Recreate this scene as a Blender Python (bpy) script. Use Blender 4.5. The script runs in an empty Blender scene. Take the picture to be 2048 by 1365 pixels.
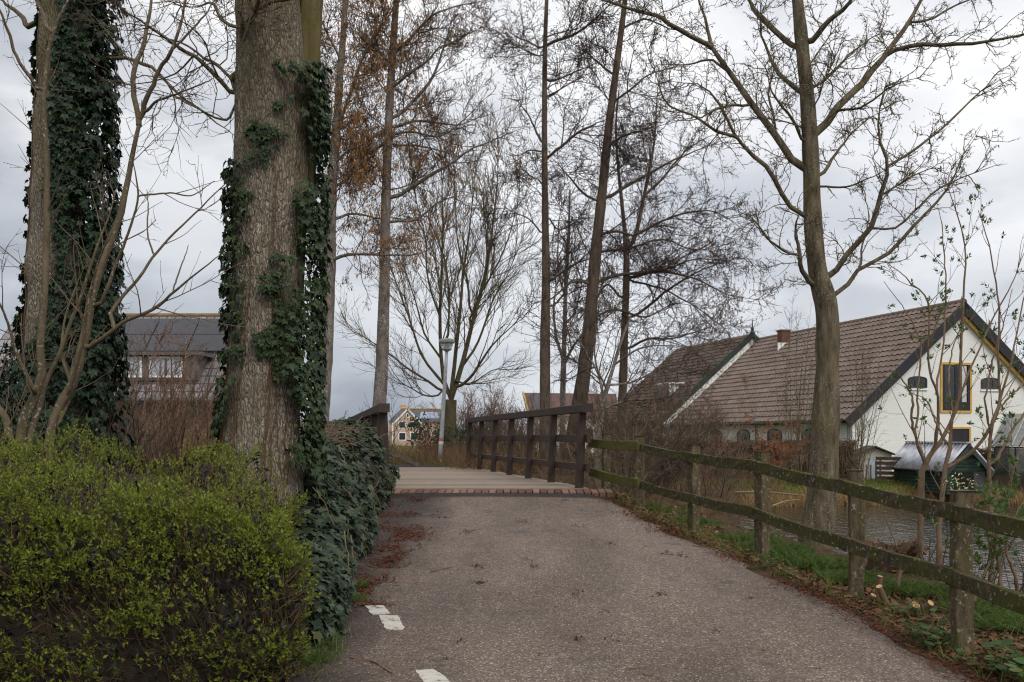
import bpy, math, random
import numpy as np
from math import pi, sin, cos, radians
rng = np.random.default_rng(11)
random.seed(5)
C = bpy.context.scene.collection
# camera model of the photograph: level camera 1.6 m above the path, lens shifted upward
F, CX, HY, H = 1900.0, 1024.0, 870.0, 1.6
def at(px, py, d):
    return np.array([(px - CX) * d / F, d, H + (HY - py) * d / F])
def unit(a):
    return a / np.maximum(np.linalg.norm(a, axis=-1, keepdims=True), 1e-9)
def sm(a, b, x):
    t = np.clip((x - a) / (b - a), 0, 1)
    return t * t * (3 - 2 * t)
# ---------------------------------------------------------------- noise
def _h(ix, iy, s):
    n = (ix.astype(np.int64) * 374761393 + iy.astype(np.int64) * 668265263 + s * 974634777) & 0xffffffff
    n = ((n ^ (n >> 13)) * 1274126177) & 0xffffffff
    return ((n ^ (n >> 16)) & 0xffff) / 65535.0
def vn(x, y, s=0):
    x = np.asarray(x, float); y = np.asarray(y, float)
    ix = np.floor(x); iy = np.floor(y); fx = x - ix; fy = y - iy
    fx = fx * fx * (3 - 2 * fx); fy = fy * fy * (3 - 2 * fy)
    a = _h(ix, iy, s); b = _h(ix + 1, iy, s); c = _h(ix, iy + 1, s); d = _h(ix + 1, iy + 1, s)
    return (a * (1 - fx) + b * fx) * (1 - fy) + (c * (1 - fx) + d * fx) * fy
def fbm(x, y, o=4, s=0):
    r = 0; a = .5; t = 0
    for k in range(o):
        r = r + a * vn(x * 2 ** k, y * 2 ** k, s + k * 17); t += a; a *= .5
    return r / t
# ---------------------------------------------------------------- mesh building
WO = {}
class MB:
    def __init__(s): s.v = []; s.f = []; s.n = 0
    def add(s, v, f, mi=0):
        v = np.asarray(v, float).reshape(-1, 3); f = np.asarray(f, int)
        s.v.append(v); s.f.append((f + s.n, mi)); s.n += len(v)
    def box(s, o, X, Y, Z, a, b, mi=0):
        o = np.asarray(o, float); X = np.asarray(X, float); Y = np.asarray(Y, float); Z = np.asarray(Z, float)
        v = [o + X * (a[0], b[0])[i] + Y * (a[1], b[1])[j] + Z * (a[2], b[2])[k] for k in (0, 1) for j in (0, 1) for i in (0, 1)]
        s.add(v, [[0, 2, 3, 1], [4, 5, 7, 6], [0, 1, 5, 4], [2, 6, 7, 3], [0, 4, 6, 2], [1, 3, 7, 5]], mi)
    def abox(s, a, b, mi=0): s.box((0, 0, 0), (1, 0, 0), (0, 1, 0), (0, 0, 1), a, b, mi)
    def prism(s, poly, ext, mi=0):
        p = np.asarray(poly, float); n = len(p); b = s.n
        s.v.append(np.concatenate([p, p + np.asarray(ext, float)])); s.n += 2 * n
        s.f.append((np.array([[b + i for i in range(n)][::-1]]), mi)); s.f.append((np.array([[b + n + i for i in range(n)]]), mi))
        s.f.append((np.array([[b + i, b + (i + 1) % n, b + n + (i + 1) % n, b + n + i] for i in range(n)]), mi))
    def tubes(s, P, R, k=3, mi=0, cap=False):
        P = np.asarray(P, float); R = np.asarray(R, float)
        if P.ndim == 2: P = P[None]; R = R[None]
        N, n, _ = P.shape
        if N == 0: return
        T = np.gradient(P, axis=1); T = unit(T)
        ref = np.where(np.abs(T[:, :1, 2:3]) > .8, np.array([1., 0, 0]), np.array([0, 0, 1.]))
        A = unit(np.cross(T, ref)); B = np.cross(T, A)
        th = np.arange(k) * 2 * pi / k
        V = P[:, :, None] + R[:, :, None, None] * (A[:, :, None] * np.cos(th)[:, None] + B[:, :, None] * np.sin(th)[:, None])
        b = (np.arange(N) * n * k)[:, None, None] + (np.arange(n - 1) * k)[None, :, None]
        j = np.arange(k)[None, None]; j2 = (j + 1) % k
        Fq = np.stack([b + j, b + j2, b + k + j2, b + k + j], -1).reshape(-1, 4)
        base = s.n
        s.add(V, Fq, mi)
        if cap:
            for i in range(N):
                s.f.append((np.array([[base + i * n * k + (n - 1) * k + q for q in range(k)]]), mi))
                s.f.append((np.array([[base + i * n * k + q for q in range(k)][::-1]]), mi))
    def stamp(s, tv, tf, pos, fr, sc, mi=0):
        tv = np.asarray(tv, float); pos = np.asarray(pos, float); N = len(pos)
        if N == 0: return
        sc = np.asarray(sc, float)
        if sc.ndim == 1: sc = np.repeat(sc[:, None], 3, 1)
        V = np.einsum('nij,nmj->nmi', fr, tv[None] * sc[:, None]) + pos[:, None]
        m = len(tv); base = s.n; s.v.append(V.reshape(-1, 3)); s.n += N * m
        for f in tf:
            f = np.asarray(f)
            s.f.append(((np.arange(N)[:, None] * m + f[None]).reshape(N, len(f)) + base, mi))
    def grid(s, V, mi=0, wrap=False):
        r, c = V.shape[:2]; i = np.arange(r - 1)[:, None] * c; j = np.arange(c if wrap else c - 1)[None]; j2 = (j + 1) % c
        s.add(V.reshape(-1, 3), np.stack([i + j, i + j2, i + c + j2, i + c + j], -1).reshape(-1, 4), mi)
    def build(s, name, mats, parent=None, smooth=False, bevel=0):
        v = np.concatenate(s.v); off = WO[parent.name] if parent is not None else np.zeros(3)
        v = v - off
        me = bpy.data.meshes.new(name); me.vertices.add(len(v)); me.vertices.foreach_set('co', v.astype(np.float32).ravel())
        lv = np.concatenate([f.ravel() for f, _ in s.f]); cnt = np.concatenate([np.full(len(f), f.shape[1]) for f, _ in s.f])
        mi = np.concatenate([np.full(len(f), m) for f, m in s.f])
        me.loops.add(len(lv)); me.loops.foreach_set('vertex_index', lv.astype(np.int32))
        me.polygons.add(len(cnt)); st = np.concatenate([[0], np.cumsum(cnt)[:-1]])
        me.polygons.foreach_set('loop_start', st.astype(np.int32)); me.polygons.foreach_set('loop_total', cnt.astype(np.int32))
        me.polygons.foreach_set('material_index', mi.astype(np.int32))
        me.polygons.foreach_set('use_smooth', np.full(len(cnt), smooth))
        me.update(calc_edges=True)
        for m in (mats if isinstance(mats, (list, tuple)) else [mats]): me.materials.append(m)
        o = bpy.data.objects.new(name, me); C.objects.link(o)
        if parent is not None: o.parent = parent
        WO[o.name] = np.array(off)
        if bevel:
            b = o.modifiers.new('bevel', 'BEVEL'); b.width = bevel; b.segments = 2; b.limit_method = 'ANGLE'
        return o
def thing(name, label, cat, loc, group=None):
    o = bpy.data.objects.new(name, None); C.objects.link(o); o.location = tuple(float(a) for a in loc); o.empty_display_size = .2
    WO[o.name] = np.array(loc, float); o['label'] = label; o['category'] = cat
    if group: o['group'] = group
    return o
def tag(o, label, cat, group=None, kind=None):
    o['label'] = label; o['category'] = cat
    if group: o['group'] = group
    if kind: o['kind'] = kind
    return o
# ---------------------------------------------------------------- materials
def rgb(r, g, b, k=1.0):
    f = lambda c: (c / 255 / 12.92 if c < 10.3 else ((c / 255 + .055) / 1.055) ** 2.4) * k
    return (f(r), f(g), f(b), 1)
class M:
    def __init__(s, name):
        s.m = bpy.data.materials.new(name); s.m.use_nodes = True; s.t = s.m.node_tree; s.b = s.t.nodes['Principled BSDF']
        s.tc = s.n('ShaderNodeTexCoord')
        s.b.inputs['Specular IOR Level'].default_value = .3
    def n(s, typ, **k):
        x = s.t.nodes.new(typ)
        for a, v in k.items(): setattr(x, a, v)
        return x
    def l(s, a, b): s.t.links.new(a, b)
    def map(s, sc=(1, 1, 1), rot=(0, 0, 0)):
        x = s.n('ShaderNodeMapping'); x.inputs['Scale'].default_value = sc; x.inputs['Rotation'].default_value = rot
        s.l(s.tc.outputs['Object'], x.inputs['Vector']); return x.outputs[0]
    def noise(s, scale, detail=4, vec=None, rough=.55, dist=0):
        x = s.n('ShaderNodeTexNoise'); x.inputs['Scale'].default_value = scale; x.inputs['Detail'].default_value = detail
        x.inputs['Roughness'].default_value = rough; x.inputs['Distortion'].default_value = dist
        s.l(vec if vec is not None else s.tc.outputs['Object'], x.inputs['Vector']); return x.outputs['Fac']
    def voro(s, scale, vec=None, feat='F1', out='Distance'):
        x = s.n('ShaderNodeTexVoronoi', feature=feat); x.inputs['Scale'].default_value = scale
        s.l(vec if vec is not None else s.tc.outputs['Object'], x.inputs['Vector']); return x.outputs[out]
    def ramp(s, fac, stops, interp='LINEAR'):
        x = s.n('ShaderNodeValToRGB'); e = x.color_ramp; e.interpolation = interp
        while len(e.elements) < len(stops): e.elements.new(.5)
        for q, (p, c) in zip(e.elements, stops):
            q.position = p; q.color = c if isinstance(c, tuple) else (c, c, c, 1)
        s.l(fac, x.inputs[0]); return x.outputs[0]
    def mix(s, fac, a, b, mode='MIX'):
        x = s.n('ShaderNodeMix', data_type='RGBA', blend_type=mode)
        if isinstance(fac, (int, float)): x.inputs[0].default_value = fac
        else: s.l(fac, x.inputs[0])
        for v, i in ((a, 6), (b, 7)):
            if isinstance(v, tuple): x.inputs[i].default_value = v
            else: s.l(v, x.inputs[i])
        return x.outputs[2]
    def math(s, op, a, b=0.):
        x = s.n('ShaderNodeMath', operation=op)
        for v, i in ((a, 0), (b, 1)):
            if isinstance(v, (int, float)): x.inputs[i].default_value = v
            else: s.l(v, x.inputs[i])
        return x.outputs[0]
    def sep(s, vec=None):
        x = s.n('ShaderNodeSeparateXYZ'); s.l(vec if vec is not None else s.tc.outputs['Object'], x.inputs[0]); return x.outputs
    def rnd(s): return s.n('ShaderNodeNewGeometry').outputs['Random Per Island']
    def nz(s):
        return s.sep(s.n('ShaderNodeNewGeometry').outputs['Normal'])[2]
    def col(s, c):
        if isinstance(c, tuple): s.b.inputs['Base Color'].default_value = c
        else: s.l(c, s.b.inputs['Base Color'])
    def rough(s, r):
        if isinstance(r, (int, float)): s.b.inputs['Roughness'].default_value = r
        else: s.l(r, s.b.inputs['Roughness'])
    def bump(s, h, st=.5, dist=.02):
        x = s.n('ShaderNodeBump'); x.inputs['Strength'].default_value = st; x.inputs['Distance'].default_value = dist
        s.l(h, x.inputs['Height']); s.l(x.outputs[0], s.b.inputs['Normal'])
    def spec(s, v): s.b.inputs['Specular IOR Level'].default_value = v
def simple(name, c, r=.7, var=.25, sc=6, metal=0, spec=.3, bump=0):
    m = M(name); nzz = m.noise(sc, 5)
    lo = tuple(x * (1 - var) for x in c[:3]) + (1,); hi = tuple(min(1, x * (1 + var)) for x in c[:3]) + (1,)
    m.col(m.ramp(nzz, [(.3, lo), (.7, hi)])); m.rough(r); m.b.inputs['Metallic'].default_value = metal; m.spec(spec)
    if bump: m.bump(m.noise(sc * 6, 4), bump, .01)
    return m.m
def leafmat(name, cols, rough=.5, trans=.25, spec=.4):
    m = M(name); r = m.rnd()
    c = m.ramp(r, [(i / max(1, len(cols) - 1), q) for i, q in enumerate(cols)])
    m.col(c); m.rough(rough); m.spec(spec)
    if trans:
        t = m.n('ShaderNodeBsdfTranslucent'); m.l(c, t.inputs[0]); x = m.n('ShaderNodeMixShader'); x.inputs[0].default_value = trans
        m.l(m.b.outputs[0], x.inputs[1]); m.l(t.outputs[0], x.inputs[2])
        m.l(x.outputs[0], m.t.nodes['Material Output'].inputs[0])
    return m.m
def barkmat(name, dark, light, moss=None, mamt=.5, sc=9, stretch=.25, st=.7, lich=None, lamt=.62):
    m = M(name); v = m.map((1, 1, stretch))
    a = m.noise(sc, 7, v, .65, .3); b = m.noise(1.6, 4)
    c = m.ramp(a, [(.3, dark), (.72, light)])
    if lich:
        q = m.noise(sc * 4.5, 5); f = m.ramp(q, [(lamt, 0.), (lamt + .05, 1.)]); f = m.math('MULTIPLY', f, m.ramp(m.noise(2.2, 3), [(.4, 0.), (.6, 1.)]))
        c = m.mix(f, c, lich)
    if moss:
        f = m.ramp(m.math('ADD', m.math('MULTIPLY', b, .7), m.math('MULTIPLY', m.noise(14, 4), .3)), [(1 - mamt - .12, 0.), (1 - mamt + .12, .85)])
        c = m.mix(f, c, moss)
    m.col(c); m.rough(.9); m.spec(.15); m.bump(a, st, .02)
    return m.m
# ---------------------------------------------------------------- leaf templates (x across, y to the tip, z up)
IVY_V = [(0, .05, 0), (0, 1, -.12), (.2, .55, .04), (.5, .55, .02), (.36, .22, .05), (.42, -.06, .0), (.12, .0, .02),
         (-.2, .55, .04), (-.5, .55, .02), (-.36, .22, .05), (-.42, -.06, .0), (-.12, .0, .02)]
IVY_F = [(0, 6, 5, 4), (0, 4, 3, 2), (0, 2, 1), (0, 10, 11), (0, 9, 10), (0, 7, 8, 9), (0, 1, 7)]
LEAF_V = [(0, 0, 0), (.24, .42, .07), (0, 1, -.05), (-.24, .42, .07), (0, .45, 0)]
LEAF_F = [(0, 1, 4), (1, 2, 4), (0, 4, 3), (4, 2, 3)]
OCT_V = [(0, 0, 0), (.5, .5, 0), (0, .5, .5), (-.5, .5, 0), (0, .5, -.5), (0, 1, 0)]
OCT_F = [(0, 2, 1), (0, 3, 2), (0, 4, 3), (0, 1, 4), (5, 1, 2), (5, 2, 3), (5, 3, 4), (5, 4, 1)]
BLADE_V = [(-.5, 0, 0), (.5, 0, 0), (.3, .5, .08), (-.3, .5, .08), (0, 1, .3)]
BLADE_F = [(0, 1, 2, 3), (3, 2, 4)]
ROUND_V = [(0, 0, 0)] + [(.52 * sin(a), .48 - .5 * cos(a) * 1.0, .05 * abs(sin(a))) for a in np.linspace(.35, 2 * pi - .35, 12)]
ROUND_F = [(0, i, i + 1) for i in range(1, 12)]
def fern_template():
    v = []; f = []
    def tri(p, q, r):
        i = len(v); v.extend([p, q, r]); f.append((i, i + 1, i + 2))
    v.extend([(-.012, 0, 0), (.012, 0, 0), (0, 1, .02)]); f.append((0, 1, 2))
    for k in range(8):
        y = .22 + k * .1; L = .34 * (1 - k / 9.5)
        for s in (-1, 1):
            tip = np.array([s * L, y + L * .55, -.06]); b = np.array([0, y, 0.])
            for j in range(4):
                c = b + (tip - b) * (.22 + j * .24); w = .1 * (1 - j / 5) * (1 - k / 14)
                tri(tuple(c), tuple(c + np.array([s * w * .9, -w * .35, .01])), tuple(c + np.array([s * w * .6, w * .2, -.02])))
                tri(tuple(c), tuple(c + np.array([s * w * .25, w * 1.0, .01])), tuple(c + np.array([s * w * .7, w * .6, -.02])))
    return v, f
FERN_V, FERN_F = fern_template()
def frames(tip, nrm):
    y = unit(tip); x = unit(np.cross(y, nrm)); z = np.cross(x, y)
    return np.stack([x, y, z], -1)
def rv(n): return unit(rng.normal(size=(n, 3)))
# ---------------------------------------------------------------- branching
def resample(P, n):
    P = np.asarray(P, float); m = len(P)
    if m == 2: P = np.stack([P[0], (P[0] + P[1]) / 2, P[1]]); m = 3
    t = np.concatenate([[0], np.cumsum(np.linalg.norm(np.diff(P[:, :3], axis=0), axis=1) + 1e-6)]); t /= t[-1]
    mm = np.zeros_like(P); mm[1:-1] = (P[2:] - P[:-2]) / (t[2:] - t[:-2])[:, None]; mm[0] = (P[1] - P[0]) / (t[1] - t[0]); mm[-1] = (P[-1] - P[-2]) / (t[-1] - t[-2])
    q = np.linspace(0, 1, n); i = np.clip(np.searchsorted(t, q, side='right') - 1, 0, m - 2); h = (t[i + 1] - t[i])[:, None]; s = ((q - t[i])[:, None]) / h
    return (2 * s**3 - 3 * s**2 + 1) * P[i] + (s**3 - 2 * s**2 + s) * h * mm[i] + (-2 * s**3 + 3 * s**2) * P[i + 1] + (s**3 - s**2) * h * mm[i + 1]
def pxlimb(pts, d, drift=0., n=14):
    a = np.array(pts, float); m = len(a); dd = d + drift * np.linspace(0, 1, m)
    P = np.array([np.append(at(a[i, 0], a[i, 1], dd[i]), a[i, 2] * dd[i] / F) for i in range(m)])
    Q = resample(P, n); return Q[:, :3], np.maximum(Q[:, 3], .002)
def seglen(P): return np.linalg.norm(np.diff(P, axis=1), axis=2).sum(1)
def grow(P, R, dens, l0, l1, ang, n, wander, up=0., rf=.6, rmin=.003, t0=.12, t1=1., taper=.35, planar=0.):
    N, n0 = P.shape[:2]; L = seglen(P); tot = int(dens * L.sum())
    if tot < 1: return np.zeros((0, n, 3)), np.zeros((0, n))
    idx = rng.choice(N, tot, p=L / L.sum()); t = rng.uniform(t0, t1, tot)
    u = t * (n0 - 1); i = np.minimum(u.astype(int), n0 - 2); f = (u - i)[:, None]
    pos = P[idx, i] * (1 - f) + P[idx, i + 1] * f; tan = unit(P[idx, i + 1] - P[idx, i]); rad = R[idx, i] * (1 - f[:, 0]) + R[idx, i + 1] * f[:, 0]
    a = rv(tot); a[:, 2] *= (1 - planar); a = unit(a - (a * tan).sum(1, keepdims=True) * tan)
    th = np.radians(rng.normal(ang, ang * .22, tot))[:, None]
    d = np.cos(th) * tan + np.sin(th) * a
    ln = rng.uniform(l0, l1, tot) * (1 - .45 * t); ln = np.minimum(ln, L[idx] * .8 + .05)
    Q = np.zeros((tot, n, 3)); Q[:, 0] = pos
    for k in range(1, n):
        d = unit(d + rng.normal(0, wander, (tot, 3)) + np.array([0, 0, up])); Q[:, k] = Q[:, k - 1] + d * (ln / (n - 1))[:, None]
    r0 = np.maximum(rad * rf, rmin); r0 = np.minimum(r0, np.maximum(rmin, ln * .0105))
    return Q, r0[:, None] * np.linspace(1, taper, n)[None]
def tips(P, R=None, frac=1.0, sel=1.0):
    k = rng.random(len(P)) < sel; Q = P[k]
    return Q[:, -1], unit(Q[:, -1] - Q[:, -2])
# ================================================================ world, sun, camera
SUN_AZ, SUN_EL = radians(148), radians(44)     # veiled by cloud, behind the camera and to the right
SD = (sin(SUN_AZ) * cos(SUN_EL), cos(SUN_AZ) * cos(SUN_EL), sin(SUN_EL))
def make_world():
    w = bpy.data.worlds.new("World"); bpy.context.scene.world = w; w.use_nodes = True
    t = w.node_tree; L = t.links.new
    def N(ty, **k):
        x = t.nodes.new(ty)
        for a, v in k.items(): setattr(x, a, v)
        return x
    bg = t.nodes['Background']; bg.inputs[1].default_value = .1
    sky = N('ShaderNodeTexSky'); sky.sky_type = 'NISHITA'; sky.sun_disc = False
    sky.sun_elevation = SUN_EL; sky.sun_rotation = SUN_AZ
    tc = N('ShaderNodeTexCoord'); gen = tc.outputs['Generated']
    mp = N('ShaderNodeMapping'); mp.inputs['Scale'].default_value = (1.9, 1.9, 4.4); mp.inputs['Location'].default_value = (3.1, .4, .8); L(gen, mp.inputs[0])
    def noise(sc, det, vec):
        x = N('ShaderNodeTexNoise'); x.inputs['Scale'].default_value = sc; x.inputs['Detail'].default_value = det; x.inputs['Roughness'].default_value = .5
        L(vec, x.inputs['Vector']); return x.outputs['Fac']
    def ramp(fac, stops):
        x = N('ShaderNodeValToRGB'); e = x.color_ramp; e.interpolation = 'EASE'
        while len(e.elements) < len(stops): e.elements.new(.5)
        for q, (p, c) in zip(e.elements, stops): q.position = p; q.color = c + (1,)
        L(fac, x.inputs[0]); return x.outputs[0]
    def vm(op, a, b):
        x = N('ShaderNodeVectorMath', operation=op)
        for v, i in ((a, 0), (b, 1)):
            if isinstance(v, tuple): x.inputs[i].default_value = v
            else: L(v, x.inputs[i])
        return x
    def mth(op, a, b=0., c=0.):
        x = N('ShaderNodeMath', operation=op)
        for v, i in ((a, 0), (b, 1), (c, 2)):
            if isinstance(v, (int, float)): x.inputs[i].default_value = v
            else: L(v, x.inputs[i])
        return x.outputs[0]
    def mix(f, a, b, mode='MIX'):
        x = N('ShaderNodeMix', data_type='RGBA', blend_type=mode)
        if isinstance(f, (int, float)): x.inputs[0].default_value = f
        else: L(f, x.inputs[0])
        for v, i in ((a, 6), (b, 7)):
            if isinstance(v, tuple): x.inputs[i].default_value = v + (1,)
            else: L(v, x.inputs[i])
        return x.outputs[2]
    n1 = noise(2.0, 7, mp.outputs[0])
    sp = N('ShaderNodeSeparateXYZ'); L(gen, sp.inputs[0]); z = sp.outputs[2]
    # cloud brightness: grey-blue low down, paler above, bright where the sun stands behind thin cloud
    base = ramp(z, [(0., (4.6, 5.4, 6.7)), (.10, (5.2, 5.9, 7.0)), (.28, (6.9, 7.4, 8.2)), (.55, (9.2, 9.5, 10.)), (1., (11.5, 11.5, 11.6))]) if False else None
    zr = N('ShaderNodeMapRange'); L(z, zr.inputs[0]); zr.inputs[2].default_value = 1.
    e = N('ShaderNodeValToRGB'); cr = e.color_ramp
    st = [(0., (.40, .45, .515)), (.10, (.49, .53, .59)), (.28, (.70, .725, .765)), (.5, (.88, .89, .91)), (1., (.98, .97, .96))]
    while len(cr.elements) < len(st): cr.elements.new(.5)
    for q, (p, c) in zip(cr.elements, st): q.position = p; q.color = c + (1,)
    L(zr.outputs[0], e.inputs[0]); base = e.outputs[0]
    dark = ramp(n1, [(.36, (.66, .69, .745)), (.48, (.95, .955, .97)), (.60, (1.26, 1.24, 1.21))])
    c = mix(1., base, dark, 'MULTIPLY')
    nd = unit(np.array([[.40, 1, .36]]))[0]
    dt = vm('DOT_PRODUCT', vm('NORMALIZE', gen, (0., 0., 0.)).outputs[0], tuple(float(q) for q in nd)).outputs[1]
    g = mth('POWER', mth('MAXIMUM', dt, 0.), 9.)
    g = mth('MULTIPLY', g, mth('MULTIPLY_ADD', n1, 1.6, -.15))
    c = mix(mth('MINIMUM', mth('MULTIPLY', g, .95), 1.), c, (.97, .97, .985))
    # the left of the view is under a heavier bank of cloud
    lx = N('ShaderNodeMapRange'); L(sp.outputs[0], lx.inputs[0]); lx.inputs[1].default_value = -.75; lx.inputs[2].default_value = .1; lx.inputs[3].default_value = .80; lx.inputs[4].default_value = 1.
    by = N('ShaderNodeMapRange'); L(sp.outputs[1], by.inputs[0]); by.inputs[1].default_value = .2; by.inputs[2].default_value = -.6; by.inputs[3].default_value = 1.; by.inputs[4].default_value = 1.35
    cb = N('ShaderNodeCombineXYZ')
    for i in range(3): L(lx.outputs[0], cb.inputs[i])
    c = mix(1., c, cb.outputs[0], 'MULTIPLY')
    c2 = N('ShaderNodeCombineXYZ')
    for i in range(3): L(by.outputs[0], c2.inputs[i])
    c = mix(1., c, c2.outputs[0], 'MULTIPLY')
    c = vm('SCALE', c, (0., 0., 0.)); c.inputs[3].default_value = 10.; c = c.outputs[0]
    full = mix(.04, c, sky.outputs[0])
    L(full, bg.inputs[0])
make_world()
sl = bpy.data.lights.new('sun', 'SUN'); sl.energy = 1.3; sl.angle = radians(26); sl.color = (1, .93, .84)
so = bpy.data.objects.new('sun', sl); C.objects.link(so)
from mathutils import Vector
so.rotation_euler = Vector(SD).to_track_quat('Z', 'Y').to_euler(); so.location = (0, 0, 30)
cam = bpy.data.cameras.new('camera'); co = bpy.data.objects.new('camera', cam); C.objects.link(co)
cam.sensor_width = 36; cam.lens = F / 2048 * 36; cam.shift_y = (HY - 682.5) / 2048; cam.clip_end = 2000; cam.clip_start = .05
co.location = (0, 0, H); co.rotation_euler = (pi / 2, 0, 0)
S = bpy.context.scene; S.camera = co
S.view_settings.view_transform = 'Standard'; S.view_settings.look = 'None'; S.view_settings.exposure = .14; S.view_settings.gamma = 1
S.render.engine = 'CYCLES'; S.cycles.max_bounces = 5; S.cycles.diffuse_bounces = 3; S.cycles.glossy_bounces = 2; S.cycles.transmission_bounces = 3; S.cycles.transparent_max_bounces = 6
S.cycles.use_denoising = True; S.render.film_transparent = False
S.cycles.pixel_filter_type = 'BLACKMAN_HARRIS'; S.cycles.filter_width = 1.2
# ================================================================ land
YP = [-60, 5, 6.1, 8, 10, 12, 14, 15.5, 24, 27, 33, 45, 80]
ZP = [0, 0, .01, .14, .28, .38, .54, .715, .62, .63, .66, .45, .2]
def zp(y): return np.interp(y, YP, ZP)
# path edges (right, left) against distance
EY = [-60, 3, 6.1, 7.9, 9.5, 11, 13.3, 15.5]
ER = [4.2, 3.5, 2.97, 2.78, 2.45, 2.16, 1.72, 1.36]
EL = [-2.2, -1.6, -1.32, -1.44, -1.52, -1.62, -1.78, -2.05]
def er(y): return np.interp(y, EY, ER)
def el(y): return np.interp(y, EY, EL)
def yn(x): return np.interp(x, [1, 2.5, 3.6, 4.3, 5, 6.5, 9, 12, 40], [17.2, 16.6, 13.2, 10.6, 8.8, 5.5, 0, -8, -80])
def yf(x): return np.interp(x, [-40, 1.4, 2.4, 4.5, 5.4, 6.3, 7, 10, 30, 80], [23, 23, 19.8, 19.6, 22.6, 26.4, 27.6, 28.3, 29.5, 33])
WZ = -.45
def land(x, y):
    x = np.asarray(x, float); y = np.asarray(y, float)
    zz = zp(y)
    on = sm(el(y) - 1.2, el(y) - .1, x) * (1 - sm(er(y), er(y) + 1.1, x))       # the path's embankment
    left = np.interp(y, [0, 6, 12, 20, 40, 80], [.1, .15, .35, .3, .1, 0])
    right = np.interp(y, [0, 6, 9, 12, 15, 18, 26, 32, 80], [.0, .1, .14, .25, .42, .4, .1, .02, 0])
    base = np.where(x < 0, left, right)
    z = base * (1 - on) + zz * on
    z = np.where(y > 24, base + (zz - base) * sm(-14, -4, x) * (1 - sm(.5, 3, x)), z)
    z = z + (1 - on) * (fbm(x * 1.3, y * 1.3, 3, 5) - .5) * .12 - on * .03
    inn = np.minimum((y - yn(x)) * .8, yf(x) - y)
    k = sm(-.7, .8, inn) * np.where((x > 1.0) | (y > 17.0), 1, 1)
    k = k * (1 - sm(0, 1, np.where(x < 1.2, 17.0 - y, 0)))
    return z * (1 - k) + (-1.1) * k
def nonuni(fine0, fine1, st, far):
    a = list(np.arange(fine0, fine1, st)); s = st; q = a[0]; lo = []
    while q > -far: s *= 1.16; q -= s; lo.append(q)
    s = st; q = a[-1]; hi = []
    while q < far: s *= 1.16; q += s; hi.append(q)
    return np.array(lo[::-1] + a + hi)
gx = nonuni(-8, 12, .2, 900); gy = nonuni(2, 34, .2, 900)
X, Y = np.meshgrid(gx, gy); Z = land(X, Y)
m = M('soil_and_grass')
soil = m.ramp(m.noise(5, 6), [(.3, rgb(58, 46, 36)), (.7, rgb(92, 74, 56))])
grass = m.ramp(m.noise(9, 5), [(.3, rgb(58, 66, 30)), (.7, rgb(104, 112, 52))])
sx, sy, sz = m.sep()[:3]
gm = m.ramp(m.math('ADD', m.math('MULTIPLY', m.math('SUBTRACT', sy, 24.), .1), m.math('MULTIPLY', m.math('SUBTRACT', m.noise(.7, 4), .5), 1.2)), [(.25, 0.), (.5, 1.)])
m.col(m.mix(gm, soil, grass)); m.rough(.95); m.spec(.1); m.bump(m.noise(22, 6), .9, .05)
mb = MB(); mb.grid(np.stack([X, Y, Z], -1)); g = mb.build('ground', m.m, smooth=True); g['kind'] = 'structure'
# path of old asphalt with exposed chippings
m = M('worn_asphalt')
st = m.voro(100, out='Color'); s0 = m.sep(st)[0]
big = m.noise(1.1, 5, rough=.6); mid = m.noise(7, 5)
base = m.ramp(mid, [(.25, rgb(93, 79, 71)), (.75, rgb(124, 108, 97))])
stone = m.ramp(s0, [(0, rgb(50, 43, 40)), (.40, rgb(101, 87, 79)), (.78, rgb(122, 107, 97)), (.91, rgb(142, 128, 116)), (.975, rgb(184, 172, 156)), (1, rgb(214, 204, 188))])
c = m.mix(.72, base, stone)
dk = m.ramp(m.noise(1.9, 6, rough=.7), [(.31, .55), (.42, 1.)])
c = m.mix(1., c, dk, 'MULTIPLY')
wear = m.ramp(m.noise(.55, 4, m.map((1.6, .5, 1))), [(.36, rgb(206, 204, 202)), (.62, (1, 1, 1, 1))]); c = m.mix(1., c, wear, 'MULTIPLY')
spot = m.ramp(m.noise(6.5, 3, m.map((.8, 1.6, 1), (0, 0, .4))), [(.70, (1, 1, 1, 1)), (.76, rgb(150, 128, 116))]); c = m.mix(1., c, spot, 'MULTIPLY')
crk = m.n('ShaderNodeTexNoise'); crk.inputs['Scale'].default_value = 2.2; crk.inputs['Detail'].default_value = 5; m.l(m.tc.outputs['Object'], crk.inputs['Vector'])
cv = m.n('ShaderNodeVectorMath', operation='MULTIPLY_ADD'); m.l(crk.outputs['Color'], cv.inputs[0]); cv.inputs[1].default_value = (.9, .9, 0); m.l(m.tc.outputs['Object'], cv.inputs[2])
ck = m.ramp(m.voro(.55, cv.outputs[0], 'DISTANCE_TO_EDGE'), [(.003, rgb(120, 112, 106)), (.009, (1, 1, 1, 1))]); ckm = m.ramp(m.noise(.7, 2), [(.60, 0.), (.70, .7)]); c = m.mix(ckm, c, m.mix(1., c, ck, 'MULTIPLY'))
px = m.sep()[0]; py = m.sep()[1]
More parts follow.
